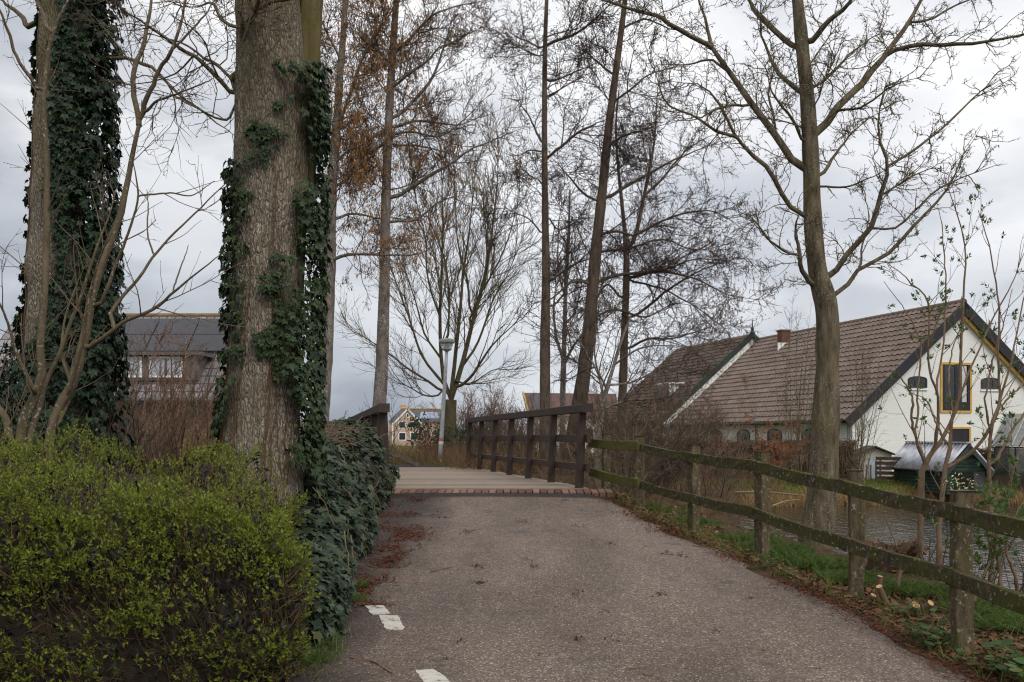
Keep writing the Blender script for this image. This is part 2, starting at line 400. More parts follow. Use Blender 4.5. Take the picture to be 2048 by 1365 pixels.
# darker, damp tarmac along the left edge
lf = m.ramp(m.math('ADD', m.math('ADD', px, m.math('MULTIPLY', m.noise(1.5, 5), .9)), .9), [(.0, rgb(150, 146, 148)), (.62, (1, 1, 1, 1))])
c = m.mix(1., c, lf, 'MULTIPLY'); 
tar = m.ramp(m.math('SUBTRACT', py, 14.55), [(0., (1, 1, 1, 1)), (.12, rgb(128, 124, 128))])
c = m.mix(1., c, tar, 'MULTIPLY')
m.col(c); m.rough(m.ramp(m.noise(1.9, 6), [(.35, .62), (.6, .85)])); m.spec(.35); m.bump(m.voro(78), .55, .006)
ASPH = m.m
ys = np.concatenate([np.linspace(-20, 3, 14), np.linspace(3.3, 14.97, 70)]); us = np.linspace(0, 1, 25)
V = np.zeros((len(ys), 25, 3))
for i, y in enumerate(ys):
    a = el(y) - .25 + (fbm(np.array([y * 2.]), np.array([1.]), 3, 3)[0] - .5) * .25; b = er(y) + .10 + (fbm(np.array([y * 2.3]), np.array([7.]), 3, 9)[0] - .5) * .22
    V[i, :, 0] = a + (b - a) * us; V[i, :, 1] = y
    V[i, :, 2] = zp(y) + .05 * np.sin(pi * us) * .5 + .008 + (fbm(V[i, :, 0] * 1.5, V[i, :, 1] * 1.5, 3, 31) - .5) * .02 - .05 * sm(.93, 1, us) - .05 * (1 - sm(0, .05, us))
mb = MB(); mb.grid(V); PATH = mb.build('path', ASPH, smooth=True); PATH['kind'] = 'structure'
def zpath(x, y):
    u = np.clip((x - el(y)) / (er(y) - el(y)), 0, 1); return zp(y) + .025 * np.sin(pi * u) + .008
def ground_px(px, py):
    y = 8.
    for _ in range(60):
        x = (px - CX) * y / F; y = .5 * y + .5 * (H - float(zpath(x, y))) * F / (py - HY)
    return np.array([(px - CX) * y / F, y, float(zpath((px - CX) * y / F, y))])
m = M('road_paint'); c = m.ramp(m.noise(9, 6, rough=.7), [(.38, rgb(104, 96, 88)), (.47, rgb(176, 172, 163)), (.7, rgb(196, 193, 185))]); m.col(c); m.rough(.75); m.bump(m.voro(90), .4, .005); PAINT = m.m
for q in ([(728, 1212), (766, 1213), (783, 1229), (744, 1231)], [(757, 1233), (795, 1233), (808, 1256), (802, 1262), (770, 1260)], [(831, 1343), (868, 1341), (884, 1352), (903, 1368), (853, 1372)]):
    P = np.array([ground_px(a, b) for a, b in q]); n = len(P); E = []
    for i in range(n):
        for k in range(7):
            t = k / 7; p = P[i] * (1 - t) + P[(i + 1) % n] * t; E.append(p + np.append(rng.normal(0, .0045, 2), 0))
    E = np.array(E); E[:, 2] = zpath(E[:, 0], E[:, 1]) + .008
    c = E.mean(0); rings = np.stack([c + (E - c) * s for s in (1., .66, .33)]); rings[:, :, 2] = zpath(rings[:, :, 0], rings[:, :, 1]) + .009
    mb = MB(); mb.grid(np.concatenate([rings[:1] - [0, 0, .008], rings]), wrap=True)
    b = mb.n; mb.add(c[None] + [0, 0, .0], np.zeros((0, 3), int)); k = len(E)
    mb.f.append((np.array([[3 * k + i, 3 * k + (i + 1) % k, b] for i in range(k)]), 0))
    o = mb.build('road_marking', PAINT, PATH)
# brick strip in front of the deck
mb = MB(); x = -2.1; m = M('red_brick'); m.col(m.ramp(m.rnd(), [(0, rgb(80, 58, 50)), (.5, rgb(110, 80, 68)), (1, rgb(134, 104, 90))])); m.rough(.85); m.bump(m.noise(60, 4), .4, .004); BRICK = m.m
while x < 1.5:
    w = .098; t = rng.normal(0, .004); zz = .722 + t
    mb.box((x, 14.96 + rng.normal(0, .006), zz - .03), (1, rng.normal(0, .02), 0), (0, 1, .07), (0, 0, 1), (0, 0, -.1), (w, .43, .0)); x += .116
mb.build('brick_strip', BRICK, PATH, bevel=.004)
# far path beyond the bridge, bending left
mb = MB(); ts = np.linspace(0, 1, 24); ctr = np.stack([-2.65 - 14 * ts ** 2, 26.3 + 8 * ts, 0 * ts], -1); tg = unit(np.gradient(ctr, axis=0)); nn = np.stack([tg[:, 1], -tg[:, 0], 0 * ts], -1)
V = np.stack([ctr + nn * s for s in (-1.5, -.7, 0, .7, 1.5)], 1)
V[..., 2] = np.maximum(land(V[..., 0], V[..., 1]), zp(V[..., 1]) - .05) + .05
mb.grid(V); o = mb.build('path', ASPH, smooth=True); o['kind'] = 'structure'
# water
m = M('pond_water'); m.col((.016, .018, .014, 1)); m.rough(.07); m.b.inputs['IOR'].default_value = 1.33; m.spec(.8)
w1 = m.noise(1., 2, m.map((5.5, 2.6, 1), (0, 0, .15)), .5, .4); w2 = m.noise(1., 2, m.map((15, 8, 1), (0, 0, -.2)))
m.bump(m.math('ADD', w1, m.math('MULTIPLY', w2, .14)), 1., .05)
mb = MB(); a = np.linspace(-40, 90, 60); b = np.linspace(-60, 36, 60); A, B = np.meshgrid(a, b); mb.grid(np.stack([A, B, 0 * A + WZ], -1)); o = mb.build('water', m.m, smooth=True); o['kind'] = 'structure'
# ================================================================ footbridge
BR0, BR1 = np.array([1.11, 15.5]), np.array([-1.20, 26.2])      # right rail, near and far post
BL0, BL1 = np.array([-2.06, 15.5]), np.array([-4.37, 26.2])
def zdeck(y): return .735 - .035 * (y - 15.4) / 10.8
m = M('bridge_plank'); r = m.rnd(); nz = m.noise(4, 6, m.map((1.2, 14, 3)), .6)
c = m.mix(.5, m.ramp(r, [(0, rgb(108, 96, 85)), (1, rgb(164, 148, 133))]), m.ramp(nz, [(.3, rgb(98, 87, 77)), (.7, rgb(160, 144, 129))])); m.col(c); m.rough(.85); m.bump(nz, .4, .006); PLANK = m.m
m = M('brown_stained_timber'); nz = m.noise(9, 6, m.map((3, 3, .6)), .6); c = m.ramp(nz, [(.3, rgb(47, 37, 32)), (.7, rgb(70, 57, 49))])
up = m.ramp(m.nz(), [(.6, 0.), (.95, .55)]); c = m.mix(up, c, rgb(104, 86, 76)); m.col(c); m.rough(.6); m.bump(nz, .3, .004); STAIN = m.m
br = thing('footbridge', 'low timber footbridge with brown stained railings carrying the path over the water', 'bridge', (-1.6, 20.8, .3))
mb = MB(); y = 15.41; k = 0
while y < 26.15:
    t = (y - 15.5) / 10.7; xr = BR0[0] + (BR1[0] - BR0[0]) * t + .12; xl = BL0[0] + (BL1[0] - BL0[0]) * t - .12
    z = float(zdeck(y)) + rng.normal(0, .003)
    mb.box((xl, y, z), (1, 0, 0), (0, 1, .02), (0, 0, 1), (rng.uniform(-.01, .01), 0, -.05), (xr - xl + rng.uniform(-.01, .01), .136, 0)); y += .149
mb.build('deck', PLANK, br, bevel=.006)
for a, b in ((BR0, BR1), (BL0, BL1)):
    d = unit(np.append(b - a, 0)); n = np.array([d[1], -d[0], 0])
    side = 1 if a is BR0 else -1
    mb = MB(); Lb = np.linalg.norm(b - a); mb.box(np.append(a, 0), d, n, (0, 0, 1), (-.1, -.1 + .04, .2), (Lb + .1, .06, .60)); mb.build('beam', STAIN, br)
    ax = lambda s, o, h: np.append(a, 0) + d * s + n * (o * 1.0) + np.array([0, 0, float(zdeck(a[1] + d[1] * s)) + h])
    def rail(name, h, w, hh, off, s0, s1):
        mb = MB(); ss = np.linspace(s0, s1, 10)
        V = np.array([[ax(s, off * side - w / 2, h), ax(s, off * side + w / 2, h), ax(s, off * side + w / 2, h + hh), ax(s, off * side - w / 2, h + hh)] for s in ss])
        mb.grid(V, wrap=True); q = mb.n; mb.f.append((np.array([[0, 1, 2, 3]]), 0)); mb.f.append((np.array([[q - 4, q - 1, q - 2, q - 3]]), 0))
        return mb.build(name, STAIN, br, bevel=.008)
    rail('handrail', 1.23, .17, .13, .05, -.28, Lb + .25)
    rail('mid_rail', .745, .05, .13, .085, -.24, Lb + .2)
    rail('lower_rail', .275, .05, .12, .07, -.24, Lb + .2)
    for i in range(7):
        s = Lb * i / 6; mb = MB(); p = ax(s, 0, 0); top = ax(s, .05 * side, 1.23)
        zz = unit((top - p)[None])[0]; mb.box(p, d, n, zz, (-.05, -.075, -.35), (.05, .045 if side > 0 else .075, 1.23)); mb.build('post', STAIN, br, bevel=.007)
# ================================================================ fence beside the path
FP = [(5.0, 3.36, .15, 1.06, .58), (6.8, 3.24, .186, 1.117, .652), (8.5, 3.06, .19, 1.20, .70), (10.3, 2.70, .30, 1.335, .83), (12.3, 2.34, .37, 1.386, .86), (14.4, 1.96, .50, 1.494, .94), (16.3, 1.60, .65, 1.525, 1.02)]
def fencemat(name, d, l, green, gamt, lamt):
    m = M(name); v = m.map((2, 2, .7)); a = m.noise(12, 6, v, .65)
    c = m.ramp(a, [(.3, d), (.7, l)])
    g = m.ramp(m.noise(3.2, 5), [(1 - gamt - .1, 0.), (1 - gamt + .1, .9)]); c = m.mix(g, c, green)
    q = m.ramp(m.noise(26, 4, rough=.7), [(lamt, 0.), (lamt + .04, .8)]); c = m.mix(q, c, rgb(152, 148, 124))
    y = m.ramp(m.noise(13, 4, m.map((1, 1, 1), (.5, .2, 0))), [(.67, 0.), (.71, .8)]); c = m.mix(y, c, rgb(112, 100, 38))
    m.col(c); m.rough(.95); m.spec(.1); m.bump(m.noise(24, 7, m.map((1.5, 1.5, 1)), .7), .9, .012); return m.m
FOLD = fencemat('weathered_mossy_wood', rgb(46, 41, 33), rgb(92, 83, 68), rgb(72, 73, 40), .53, .60)
FPOST = fencemat('green_weathered_post', rgb(60, 53, 43), rgb(108, 96, 78), rgb(82, 80, 46), .40, .60)
FNEW = fencemat('green_algae_rail', rgb(72, 66, 42), rgb(106, 98, 64), rgb(88, 88, 46), .50, .72)
fe = thing('rail_fence', 'two-rail timber fence with mossy posts running along the right edge of the path', 'fence', (2.7, 10.3, .3))
def plank(mb, a, b, w, h, mi=0, jit=.004):
    a = np.asarray(a, float); b = np.asarray(b, float); d = unit((b - a)[None])[0]; n = unit(np.cross(d, [0, 0, 1])[None])[0]; z = np.cross(n, d); k = 14
    V = []
    for i in range(k):
        c = a + (b - a) * i / (k - 1) + z * (-.018 * sin(pi * i / (k - 1)) * np.linalg.norm(b - a) / 2.2)
        V.append([c + n * (sx * w / 2 + rng.normal(0, jit)) + z * (sz * h / 2 + rng.normal(0, jit)) for sx, sz in ((-1, -1), (0, -1), (1, -1), (1, 0), (1, 1), (0, 1), (-1, 1), (-1, 0))])
    V = np.array(V); q = mb.n; mb.grid(V, wrap=True); mb.f.append((np.array([[q + i for i in range(8)]]), mi)); e = mb.n; mb.f.append((np.array([[e - 1 - i for i in range(8)]]), mi))
for i, (y, x, z0, zu, zl) in enumerate(FP):
    mb = MB(); top = zu + .085; lean = rng.normal(0, .012, 2)
    plank(mb, (x, y, z0 - .45), (x + lean[0], y + lean[1], top), .126, .126)
    mb.build('post', FPOST, fe, bevel=.012)
def rp(i, k): y, x, _, zu, zl = FP[i]; z = (zu, zl)[k]; return np.array([x - .10, y - .03, z - .065])
for k in (0, 1):
    for i in range(0, 5):
        a, b = rp(i, k), rp(i + 1, k); d = unit((b - a)[None])[0]
        if i == 4: b = b - d * .35
        off = np.array([-.004 * (i % 2), 0, .006 * (i % 2)])
        mb = MB(); plank(mb, a - d * .04 + off, b + d * .045 + off, .045, .116); mb.build('rail', FOLD, fe, bevel=.006)
    a = rp(5, k); b = rp(6, k); d = unit((a - b)[None])[0]; e = at(1180, (886, 944)[k], 15.75)
    mb = MB(); plank(mb, e, a + d * .34 + np.array([-.045, 0, .015]), .045, .14); mb.build('rail', FNEW, fe, bevel=.006)
# short rail beyond the far end of the bridge, left side
fe2 = thing('handrail_fence', 'low sloping timber handrail past the far left corner of the footbridge', 'fence', at(800, 930, 28.0))
DW = simple('grey_weathered_wood', rgb(98, 86, 74), .9, .3, 7, bump=.5)
mb = MB(); plank(mb, at(752, 893, 27.6), at(838, 930, 28.4), .07, .13); mb.build('rail', DW, fe2)
for p in (770, 815):
    t = (p - 752) / 86; mb = MB(); a = at(p, 893 + 37 * t + 3, 27.6 + .8 * t); plank(mb, (a[0], a[1] + .08, .4), (a[0], a[1] + .08, a[2]), .09, .09); mb.build('post', DW, fe2)
# ================================================================ street lamp
lp0, lp1 = at(879, 921, 31), at(893.5, 703, 31); lp0[2] = .5
GREY = simple('galvanised_pole', rgb(176, 178, 182), .5, .12, 5, .2); LIGHT = simple('lamp_housing', rgb(150, 154, 152), .5, .1, 4)
la = thing('street_lamp', 'slender grey street lamp with flat round head beyond the bridge', 'street lamp', lp0)
mb = MB(); mb.tubes(np.linspace(lp0, lp1, 8), np.linspace(.078, .052, 8), 16, cap=True); mb.build('pole', GREY, la, True)
mb = MB(); mb.tubes(np.linspace(lp0, lp0 + (lp1 - lp0) * .08, 3), np.full(3, .088), 16, cap=True); mb.build('base_sleeve', GREY, la, True)
def lathe(mb, c, prof, k=28):
    th = np.arange(k) * 2 * pi / k; V = np.array([[(c[0] + r * cos(a), c[1] + r * sin(a), c[2] + z) for a in th] for r, z in prof]); mb.grid(V, wrap=True)
mb = MB(); lathe(mb, lp1, [(.05, -.02), (.07, 0), (.16, .05), (.165, .09), (.15, .10), (.0, .10)]); mb.build('collar', LIGHT, la, True)
gl = M('clear_lamp_glass'); gl.col((.75, .78, .76, 1)); gl.rough(.15); gl.b.inputs['Transmission Weight'].default_value = .7
mb = MB(); lathe(mb, lp1, [(.15, .095), (.19, .16), (.21, .27), (.0, .27)]); mb.build('shade', gl.m, la, True)
mb = MB(); lathe(mb, lp1, [(.0, .268), (.25, .262), (.262, .275), (.262, .36), (.25, .385), (.16, .415), (.0, .42)]); mb.build('cap', LIGHT, la, True)
mb = MB(); lathe(mb, lp1, [(.0, .11), (.05, .115), (.055, .2), (.03, .245), (0, .25)]); mb.build('bulb', simple('lamp_tube_white', (.8, .8, .78, 1), .4), la, True)
mb = MB(); q = lp0 + (lp1 - lp0) * .205; dd = (lp1 - lp0) * .028
for s, mi in ((0, 0), (1, 1)): mb.tubes(np.linspace(q + dd * s, q + dd * (s + .97), 3), np.full(3, .078), 16, mi)
mb.build('sticker', [simple('sticker_white', rgb(222, 216, 212), .5), simple('sticker_red', rgb(176, 104, 98), .5)], la, True)
# ================================================================ farm buildings
U = unit(np.array([[-.2656, .964, 0]]))[0]; Vv = np.array([U[1], -U[0], 0]); ZA = np.array([0, 0, 1.])
CB = np.array([13.58, 38.0, 0])
def fp(u, v, z): return CB + U * u + Vv * v + ZA * z
def tilemat(name, cs):
    m = M(name); r = m.voro(4.4, out='Color'); f = m.sep(r)[0]
    c = m.ramp(f, [(i / (len(cs) - 1), q) for i, q in enumerate(cs)]); c = m.mix(.55, c, m.ramp(m.noise(.9, 5), [(.3, cs[0]), (.7, cs[-1])]))
    m.col(c); m.rough(.8); m.spec(.25); m.bump(m.noise(30, 3), .3, .01); return m.m
TILE = tilemat('brown_pantile', [rgb(94, 81, 75), rgb(110, 95, 87), rgb(122, 107, 98), rgb(134, 120, 111)])
TILE2 = tilemat('dark_brown_tile', [rgb(74, 63, 55), rgb(88, 75, 66), rgb(102, 88, 77)])
GAP_SHADE = simple('tile_gap_shade', rgb(52, 43, 39), .95, .2, 4)  # dark riser faces that paint in the shade under each tile's lower edge
RIDGE = simple('ridge_tile', rgb(112, 96, 84), .8, .25, 3)
def roof(mb, e0, e1, r0, r1, pitch=.33, row=.36, amp=.036, step=.04):
    e0, e1, r0, r1 = map(np.asarray, (e0, e1, r0, r1)); L = np.linalg.norm(e1 - e0); Sl = np.linalg.norm(r0 - e0)
    n = unit(np.cross(e1 - e0, r0 - e0)[None])[0]; n = n if n[2] > 0 else -n
    nc = int(L / pitch) * 8; nr = max(3, int(Sl / row)); us = np.linspace(0, 1, nc + 1); w = np.abs(np.sin(us * L / pitch * pi)) ** .7 * amp * 2
    rows = []
    for i in range(nr):
        for s, o in ((i / nr, step), ((i + .97) / nr, 0)):
            a = e0 + (r0 - e0) * s; b = e1 + (r1 - e1) * s
            rows.append(a[None] + (b - a)[None] * us[:, None] + n[None] * (w + o)[:, None])
    V = np.array(rows); r_, c_ = V.shape[:2]; i = np.arange(r_ - 1)[:, None] * c_; j = np.arange(c_ - 1)[None]
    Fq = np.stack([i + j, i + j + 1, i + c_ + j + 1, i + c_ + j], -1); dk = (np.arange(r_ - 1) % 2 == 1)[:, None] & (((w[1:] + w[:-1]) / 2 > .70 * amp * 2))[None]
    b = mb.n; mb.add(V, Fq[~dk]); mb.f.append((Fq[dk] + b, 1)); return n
m = M('white_painted_brick')
def wallmat(name, lo, hi, mort, axis, sc=1.0, stain=.3):
    m = M(name); d = m.n('ShaderNodeVectorMath', operation='DOT_PRODUCT'); m.l(m.tc.outputs['Object'], d.inputs[0]); d.inputs[1].default_value = tuple(axis)
    cb = m.n('ShaderNodeCombineXYZ'); m.l(d.outputs[1], cb.inputs[0]); m.l(m.sep()[2], cb.inputs[1])
    b = m.n('ShaderNodeTexBrick'); m.l(cb.outputs[0], b.inputs[0]); b.inputs['Scale'].default_value = sc; b.inputs['Brick Width'].default_value = .22; b.inputs['Row Height'].default_value = .072; b.inputs['Mortar Size'].default_value = .009
    b.inputs['Color1'].default_value = lo; b.inputs['Color2'].default_value = hi; b.inputs['Mortar'].default_value = mort
    st = m.ramp(m.noise(1.2, 6, m.map((1, 1, .5)), .65), [(.32, 1 - stain), (.6, 1.)])
    m.col(m.mix(1., b.outputs['Color'], st, 'MULTIPLY')); m.rough(.85); m.bump(b.outputs['Fac'], -.3, .010); return m.m
WHITE = wallmat('white_painted_brick', rgb(222, 221, 217), rgb(228, 227, 224), rgb(216, 215, 211), Vv, stain=.07)
WHITES = wallmat('white_painted_brick_side', rgb(218, 216, 212), rgb(226, 224, 220), rgb(204, 202, 198), U, stain=.22)
BROWNB = wallmat('brown_brick', rgb(104, 74, 58), rgb(126, 92, 74), rgb(120, 110, 100), U)
YEL = simple('yellow_paint', rgb(198, 156, 80), .5, .1, 4); BLACK = simple('black_paint', rgb(40, 40, 44), .5, .15, 4); GREEN = simple('dark_green_paint', rgb(46, 62, 56), .5, .15, 4); WPAINT = simple('white_paint', rgb(226, 226, 222), .5, .06, 4)
gm = M('dark_window_glass'); gm.col((.02, .022, .025, 1)); gm.rough(.06); gm.spec(.6); GLASS = gm.m
CHIM = simple('sooty_chimney_brick', rgb(104, 72, 60), .9, .3, 9, bump=.5)
ba = thing('barn', 'long white brick barn with brown pantiled roof and yellow framed gable window', 'barn', fp(0, 5.2, 0))
W_, Rz, Ez, Lb = 10.38, 6.98, 2.42, 15.9
mb = MB()
wp = [fp(0, 0, -.2), fp(0, W_, -.2), fp(0, W_, Ez), fp(0, W_ / 2, Rz - .12), fp(0, 0, Ez)]
mb.prism(wp, U * .3); mb.build('gable_wall', WHITE, ba)
mb = MB(); mb.box(fp(.303, 0, 0), U, Vv, ZA, (0, 0, -.2), (Lb, .28, Ez)); mb.box(fp(.303, W_, 0), U, Vv, ZA, (0, -.28, -.2), (Lb, 0, Ez)); mb.build('side_wall', WHITES, ba)
ov = .42; sl_ = (Rz - Ez) / (W_ / 2)
for s in (0, 1):
    ve = -ov if s == 0 else W_ + ov; ze = Ez - ov * sl_ + .10
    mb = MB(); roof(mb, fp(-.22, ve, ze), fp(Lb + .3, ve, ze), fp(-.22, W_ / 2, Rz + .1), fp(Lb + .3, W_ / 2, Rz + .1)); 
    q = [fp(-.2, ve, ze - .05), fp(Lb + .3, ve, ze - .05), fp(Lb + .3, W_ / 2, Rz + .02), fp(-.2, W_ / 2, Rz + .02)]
    mb.add(q, [[0, 1, 2, 3]]); mb.build('roof', [TILE, GAP_SHADE], ba)
    dv = unit((fp(0, W_ / 2, Rz) - fp(0, ve, ze))[None])[0]; nn = np.cross(U, dv); nn = nn if nn[2] > 0 else -nn; Ls = np.linalg.norm(fp(0, W_ / 2, Rz + .1) - fp(0, ve, ze))
    mb = MB(); mb.box(fp(-.30, ve, ze), U, dv, nn, (0, -.05, -.30), (.05, Ls, .09)); mb.build('bargeboard', BLACK, ba)
    if s == 1: mb = MB(); mb.box(fp(-.18, ve, ze), U, dv, nn, (0, .1, -.41), (.12, Ls - .22, -.305)); mb.build('yellow_verge_board', YEL, ba)
mb = MB(); n = 40
for i in range(n): u = -.25 + i * (Lb + .5) / n; mb.tubes(np.array([fp(u, W_ / 2, Rz + .10), fp(u + .42, W_ / 2, Rz + .12)]), np.array([.13, .12]), 10, cap=True)
mb.build('ridge', RIDGE, ba)
mb = MB(); mb.tubes(np.array([fp(-.2, -ov - .05, Ez - ov * sl_ + .08), fp(Lb, -ov - .05, Ez - ov * sl_ + .05)]), np.array([.07, .07]), 8); mb.build('gutter', BLACK, ba)
for u in (.12, 7.35): mb = MB(); mb.tubes(np.array([fp(u, -.07, 0), fp(u, -.07, 2.0), fp(u, -.40, 2.25)]), np.full(3, .045), 8); mb.build('downpipe', simple('grey_pipe', rgb(120, 122, 124), .6), ba)
def arch_window(par, o, X, N, w, h, fm, wm=WPAINT, bars=2):
    # o = lower middle on the wall, X along the wall, N out of it
    k = 9; arc = [o + X * (w / 2 * cos(a)) + ZA * (h * .72 + h * .28 * sin(a)) for a in np.linspace(0, pi, k)]
    poly = [o - X * w / 2, o + X * w / 2] + arc
    mb = MB(); mb.prism([p + N * .012 for p in poly], N * .012); pane_of = mb
    c = o + ZA * h * .5; big = [c + (p - c) * 1.12 + N * .002 for p in poly]
    fb = MB(); n = len(poly); inn = [p + N * .002 for p in poly]
    for i in range(n):
        j = (i + 1) % n; fb.prism([big[i], big[j], inn[j], inn[i]], N * .05)
    f = fb.build('window', fm, par); pane_of.build('pane', GLASS, f)
    bb = MB()
    for i in range(1, bars + 1): bb.box(o + X * (-w / 2 + w * i / (bars + 1)), X, N, ZA, (-.012, .025, 0), (.012, .04, h * .8))
    bb.box(o, X, N, ZA, (-w / 2, .026, h * .45), (w / 2, .039, h * .45 + .03)); bb.build('glazing_bar', fm, f)
DARKF = simple('dark_window_frame', rgb(58, 60, 62), .6)
for u in (2.9, 5.75, 8.6, 11.45): arch_window(ba, fp(u, 0, 1.0), U, -Vv, 1.1, .82, DARKF)
for v in (3.09, 6.66): arch_window(ba, fp(0, v, 3.55), Vv, -U, .80, .42, DARKF)
for v in (3.09, 6.66): mb = MB(); mb.box(fp(0, v, 3.42), Vv, -U, ZA, (-.48, -.0, 0), (.48, .06, .07)); mb.build('sill', WPAINT, ba)
def rect_window(par, name, o, X, N, w, h, t, fm, pm=GLASS, mull=(.5,), out=.05, kid='pane', bars=None):
    fb = MB()
    fb.box(o, X, N, ZA, (-t, .002, -t), (w + t, out, 0)); fb.box(o, X, N, ZA, (-t, .002, h), (w + t, out, h + t))
    fb.box(o, X, N, ZA, (-t, .002, 0), (0, out, h)); fb.box(o, X, N, ZA, (w, .002, 0), (w + t, out, h))
    f = fb.build(name, fm, par); p = MB(); p.box(o, X, N, ZA, (0, .004, 0), (w, .018, h)); p.build(kid, pm, f)
    if mull:
        b = MB()
        for q in mull: b.box(o, X, N, ZA, (w * q - .03, .019, 0), (w * q + .03, out - .006, h))
        b.build('mullion', bars or fm, f)
    return f
f = rect_window(ba, 'gable_window', fp(0, 4.28, 2.60), Vv, -U, 1.36, 1.90, .09, YEL, mull=())
b = MB()
for q in (0, .62, 1.24): b.box(fp(0, 4.28, 2.60), Vv, -U, ZA, (q, .019, 0), (q + .12, .04, 1.9))
b.box(fp(0, 4.28, 2.60), Vv, -U, ZA, (0, .0185, 0), (1.36, .039, .34)); b.build('casement', BLACK, f)
b = MB(); b.box(fp(0, 4.28, 2.60), Vv, -U, ZA, (.98, .0183, .36), (1.2, .021, 1.85)); b.build('curtain', simple('pale_curtain', rgb(190, 188, 186), .8), f)
rect_window(ba, 'door', fp(0, 4.75, -.1), Vv, -U, .85, 1.95, .08, YEL, BLACK, mull=(), kid='door_leaf')
mb = MB(); mb.box(fp(12.3, W_ / 2 - .75, 6.2), U, Vv, ZA, (-.22, -.25, 0), (.22, .25, .95)); mb.box(fp(12.3, W_ / 2 - .75, 7.15), U, Vv, ZA, (-.26, -.29, .0), (.26, .29, .08)); mb.build('chimney', CHIM, ba)
mb = MB(); mb.box(fp(12.3, W_ / 2 - .75, 5.9), U, Vv, ZA, (-.25, -.5, .2), (-.222, .2, .62)); mb.build('flashing', WPAINT, ba)
# main farmhouse behind the barn
fh = thing('farmhouse', 'older farmhouse with green bargeboards and spiked gable joined behind the barn', 'house', fp(21, 4.7, 0))
u0, u1, vr, zr_, s2 = 16.35, 25.9, 4.7, 7.42, .875
def side(v): return zr_ - abs(v - vr) * s2
mb = MB(); mb.prism([fp(u0, -.6, 0), fp(u0, 10, 0), fp(u0, 10, side(10) - .1), fp(u0, vr, zr_ - .12), fp(u0, -.6, side(-.6) - .1)], U * .3); mb.build('gable_wall', WHITE, fh)
mb = MB(); mb.prism([fp(u1 - .3, -.6, 0), fp(u1 - .3, 10, 0), fp(u1 - .3, 10, side(10) - .1), fp(u1 - .3, vr, zr_ - .12), fp(u1 - .3, -.6, side(-.6) - .1)], U * .3); mb.box(fp(u0 + .3, -.6, 0), U, Vv, ZA, (0, 0, 0), (u1 - u0 - .6, .3, side(-.6) - .15)); mb.build('wall', BROWNB, fh)
for ve in (-1.1, 10.5):
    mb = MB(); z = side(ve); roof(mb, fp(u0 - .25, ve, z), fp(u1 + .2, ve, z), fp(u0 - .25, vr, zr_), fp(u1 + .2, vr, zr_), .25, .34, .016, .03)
    mb.add([fp(u0 - .2, ve, z - .05), fp(u1 + .2, ve, z - .05), fp(u1 + .2, vr, zr_ - .05), fp(u0 - .2, vr, zr_ - .05)], [[0, 1, 2, 3]]); mb.build('roof', [TILE2, GAP_SHADE], fh)
    dv = unit((fp(0, vr, zr_) - fp(0, ve, z))[None])[0]; nn = np.cross(U, dv); nn = nn if nn[2] > 0 else -nn; Ls = np.linalg.norm(fp(0, vr, zr_) - fp(0, ve, z))
    mb = MB(); mb.box(fp(u0 - .33, ve, z), U, dv, nn, (0, 0, -.22), (.05, Ls, .10)); mb.build('bargeboard', GREEN, fh)
    mb = MB(); mb.box(fp(u0 - .27, ve, z), U, dv, nn, (0, .1, -.62), (.05, Ls - .2, -.225)); mb.build('verge_trim', WPAINT, fh)
mb = MB(); lathe(mb, fp(u0 - .3, vr, zr_ - .2), [(0, -.1), (.16, 0), (.16, .28), (.07, .38), (.10, .5), (.04, .62), (.02, .95), (0, 1.15)], 10); mb.build('finial', GREEN, fh)
f = rect_window(fh, 'window', fp(20.5, -.6, 1.3), U, -Vv, .9, 1.1, .1, WPAINT); f = rect_window(fh, 'window', fp(23, -.6, 1.3), U, -Vv, .9, 1.1, .1, WPAINT)
mb = MB(); mb.box(fp(18.4, .6, 3.6), U, Vv, ZA, (0, 0, 0), (1.4, 1.7, 1.0)); mb.box(fp(18.4, .6, 4.6), U, Vv, ZA, (-.12, -.15, 0), (1.52, 1.7, .1)); f = mb.build('dormer', WPAINT, fh)
mb = MB(); mb.box(fp(18.4, .6, 3.6), U, Vv, ZA, (.15, -.03, .2), (1.25, -.002, .9)); mb.build('pane', GLASS, f)
# ================================================================ hen house, shed, greenhouse, garden fences on the far bank
hh = thing('hen_house', 'small dark green hen house with shiny corrugated metal roof on the far bank', 'hen house', (12.8, 28.3, .05))
dx = np.array([-.055, .9985, 0]); ex = np.array([.9985, .055, 0])
def hp(u, v, z): return np.array([12.40, 27.1, 0]) + dx * u + ex * v + ZA * z
HW, HL, He, Hr = 1.12, 3.3, .64, 1.27
GW = M('dark_green_boards'); nzb = GW.n('ShaderNodeTexWave'); nzb.bands_direction = 'Z'; nzb.inputs['Scale'].default_value = 3.2; GW.l(GW.tc.outputs['Object'], nzb.inputs[0])
GW.col(GW.ramp(GW.noise(6, 5), [(.3, rgb(26, 42, 34)), (.7, rgb(48, 70, 58))])); GW.rough(.8); GW.bump(nzb.outputs['Fac'], .6, .02)
mb = MB(); mb.prism([hp(0, 0, -.1), hp(0, HW, -.1), hp(0, HW, He), hp(0, HW / 2, Hr - .04), hp(0, 0, He)], dx * HL); mb.build('body', GW.m, hh)
COR = M('corrugated_metal'); COR.col(COR.ramp(COR.noise(5, 5), [(.3, rgb(150, 152, 160)), (.7, rgb(206, 208, 216))])); COR.b.inputs['Metallic'].default_value = .35; COR.rough(.42)
